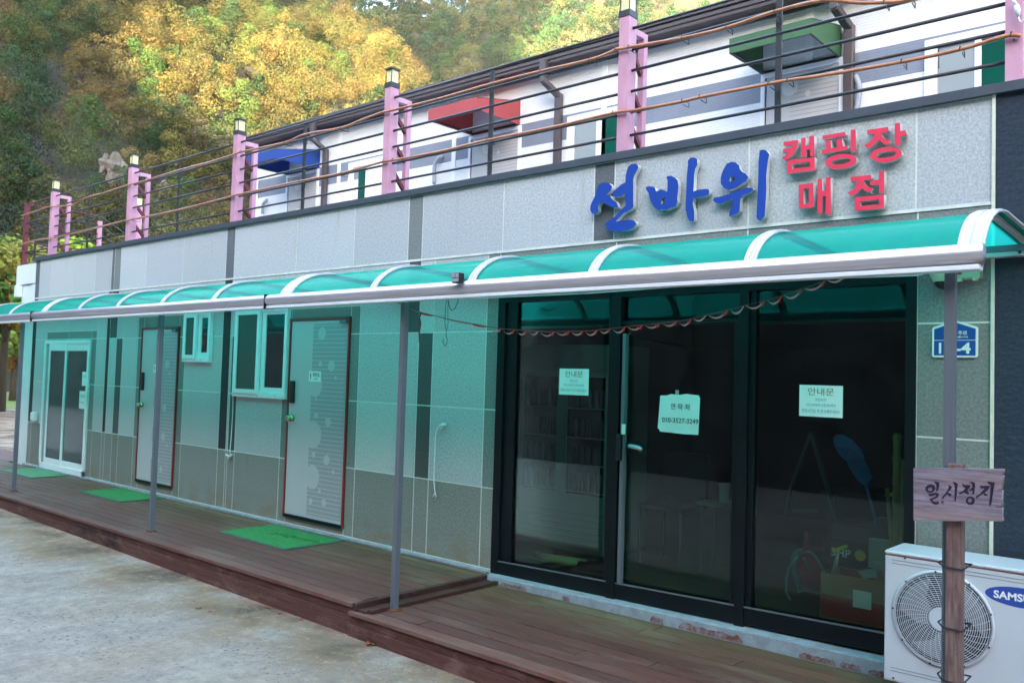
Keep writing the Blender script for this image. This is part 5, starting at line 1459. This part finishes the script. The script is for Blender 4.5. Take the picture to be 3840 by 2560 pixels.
# grass verge beyond the yard
q = MB(); q.add([(*polar(-500, 37), .078), (*polar(-500, 52), .078), (*polar(700, 52), .078), (*polar(700, 37), .078)], [(0, 1, 2, 3)])
M['grass'] = mat('grass', (.10, .16, .035), .9, noise=(3, .8, (.17, .19, .05), (1, 1, 1)), bump=(20, .8))
q.build('grass_verge', 'grass', kind='structure')
# pale rock faces on the hillside
for i, (px_, py_, s_, lb) in enumerate(((430, 640, 1.5, 'pale rock face showing among the hillside trees'), (395, 618, .9, 'smaller grey boulder left of the pale rock face'), (615, 715, .9, 'grey rock partly hidden by shrubs right of the rock face'))):
    r_ = 76; d_ = at(px_, py_, 10, 1)-CAM; k_ = r_/math.hypot(d_.x, d_.y); c = CAM+d_*k_
    bm = bmesh.new(); bmesh.ops.create_icosphere(bm, subdivisions=3, radius=1)
    rr = random.Random(i); 
    for v_ in bm.verts:
        n_ = 1+.25*math.sin(v_.co.x*5+i)+.2*math.sin(v_.co.z*7)+rr.uniform(-.16, .10)
        v_.co = Vector((v_.co.x*n_*s_*.55, v_.co.y*n_*s_*.5, v_.co.z*n_*s_*.8))+c
    me = bpy.data.meshes.new('rock_face'); bm.to_mesh(me); bm.free(); me.materials.append(M['rock'])
    o = bpy.data.objects.new('rock_face', me); COL.objects.link(o); tag(o, lb, 'rock')

# ================================================================== ACROSS THE YARD (seen in reflections; bank and tree height block low sky light)
M['stone_wall'] = mat('dark_stone_wall', (.06, .05, .045), .9, noise=(2.2, .9, (.14, .12, .11), (1, 1, 1)), bump=(3, 1))
mb = MB()
by = [(-9.6, 2.6), (-12, 5.5), (-16, 9.5), (-24, 16), (-34, 23.5), (-46, 31), (-56, 28), (-70, 0)]
bx_ = list(range(-90, 61, 5))
for yy_, z_ in by:
    for x in bx_: mb.v.append((x, yy_+math.sin(x*.3)*.6, z_*(1-.25*max(0, (x-20)/40))+(bumpf(x, yy_, 2.)*.8 if z_ > 2 else 0)))
n = len(bx_)
for j in range(len(by)-1):
    for i in range(n-1): mb.f.append((j*n+i, j*n+i+1, (j+1)*n+i+1, (j+1)*n+i)); mb.mi.append(0); mb.t.append((1, 1, 1))
mb.build('sky_blocking_bank', 'mountain', smooth=True, kind='structure')  # unseen bank, added to hold low sky light off the facade
q = MB(); q.box(-60, 40, -9.4, -8.8, -.1, 2.9)
tag(q.build('stone_wall', 'stone_wall'), 'dark dry-stone retaining wall across the yard, reflected in the shop glass', 'wall')
for i, x in enumerate((-20, -12.5, -7, -1, 6)):
    tree('yard_tree', ['broad dark tree', 'dark tree with a leaning crown', 'low dark tree', 'dense dark tree', 'dark brown-green tree'][i]+' behind the stone wall across the yard', 'tree', x, -12-(i % 3)*1.2, 5.5, 7.0, 3.6, [(.05, .07, .025), (.09, .08, .03)], 2600, .28, 40+i, .2, zc=4.5, group='trees across the yard')

# ================================================================== AIR
m = bpy.data.materials.new('haze_air'); m.use_nodes = True
nt = m.node_tree; nt.nodes.clear()
ou = nt.nodes.new('ShaderNodeOutputMaterial'); vo = nt.nodes.new('ShaderNodeVolumePrincipled')
vo.inputs['Color'].default_value = (.86, .92, 1, 1); vo.inputs['Density'].default_value = .00007
nt.links.new(vo.outputs[0], ou.inputs['Volume'])
M['haze_air'] = m
MB().box(-460, 330, -720, 620, -3, 420).build('haze', 'haze_air', kind='stuff')
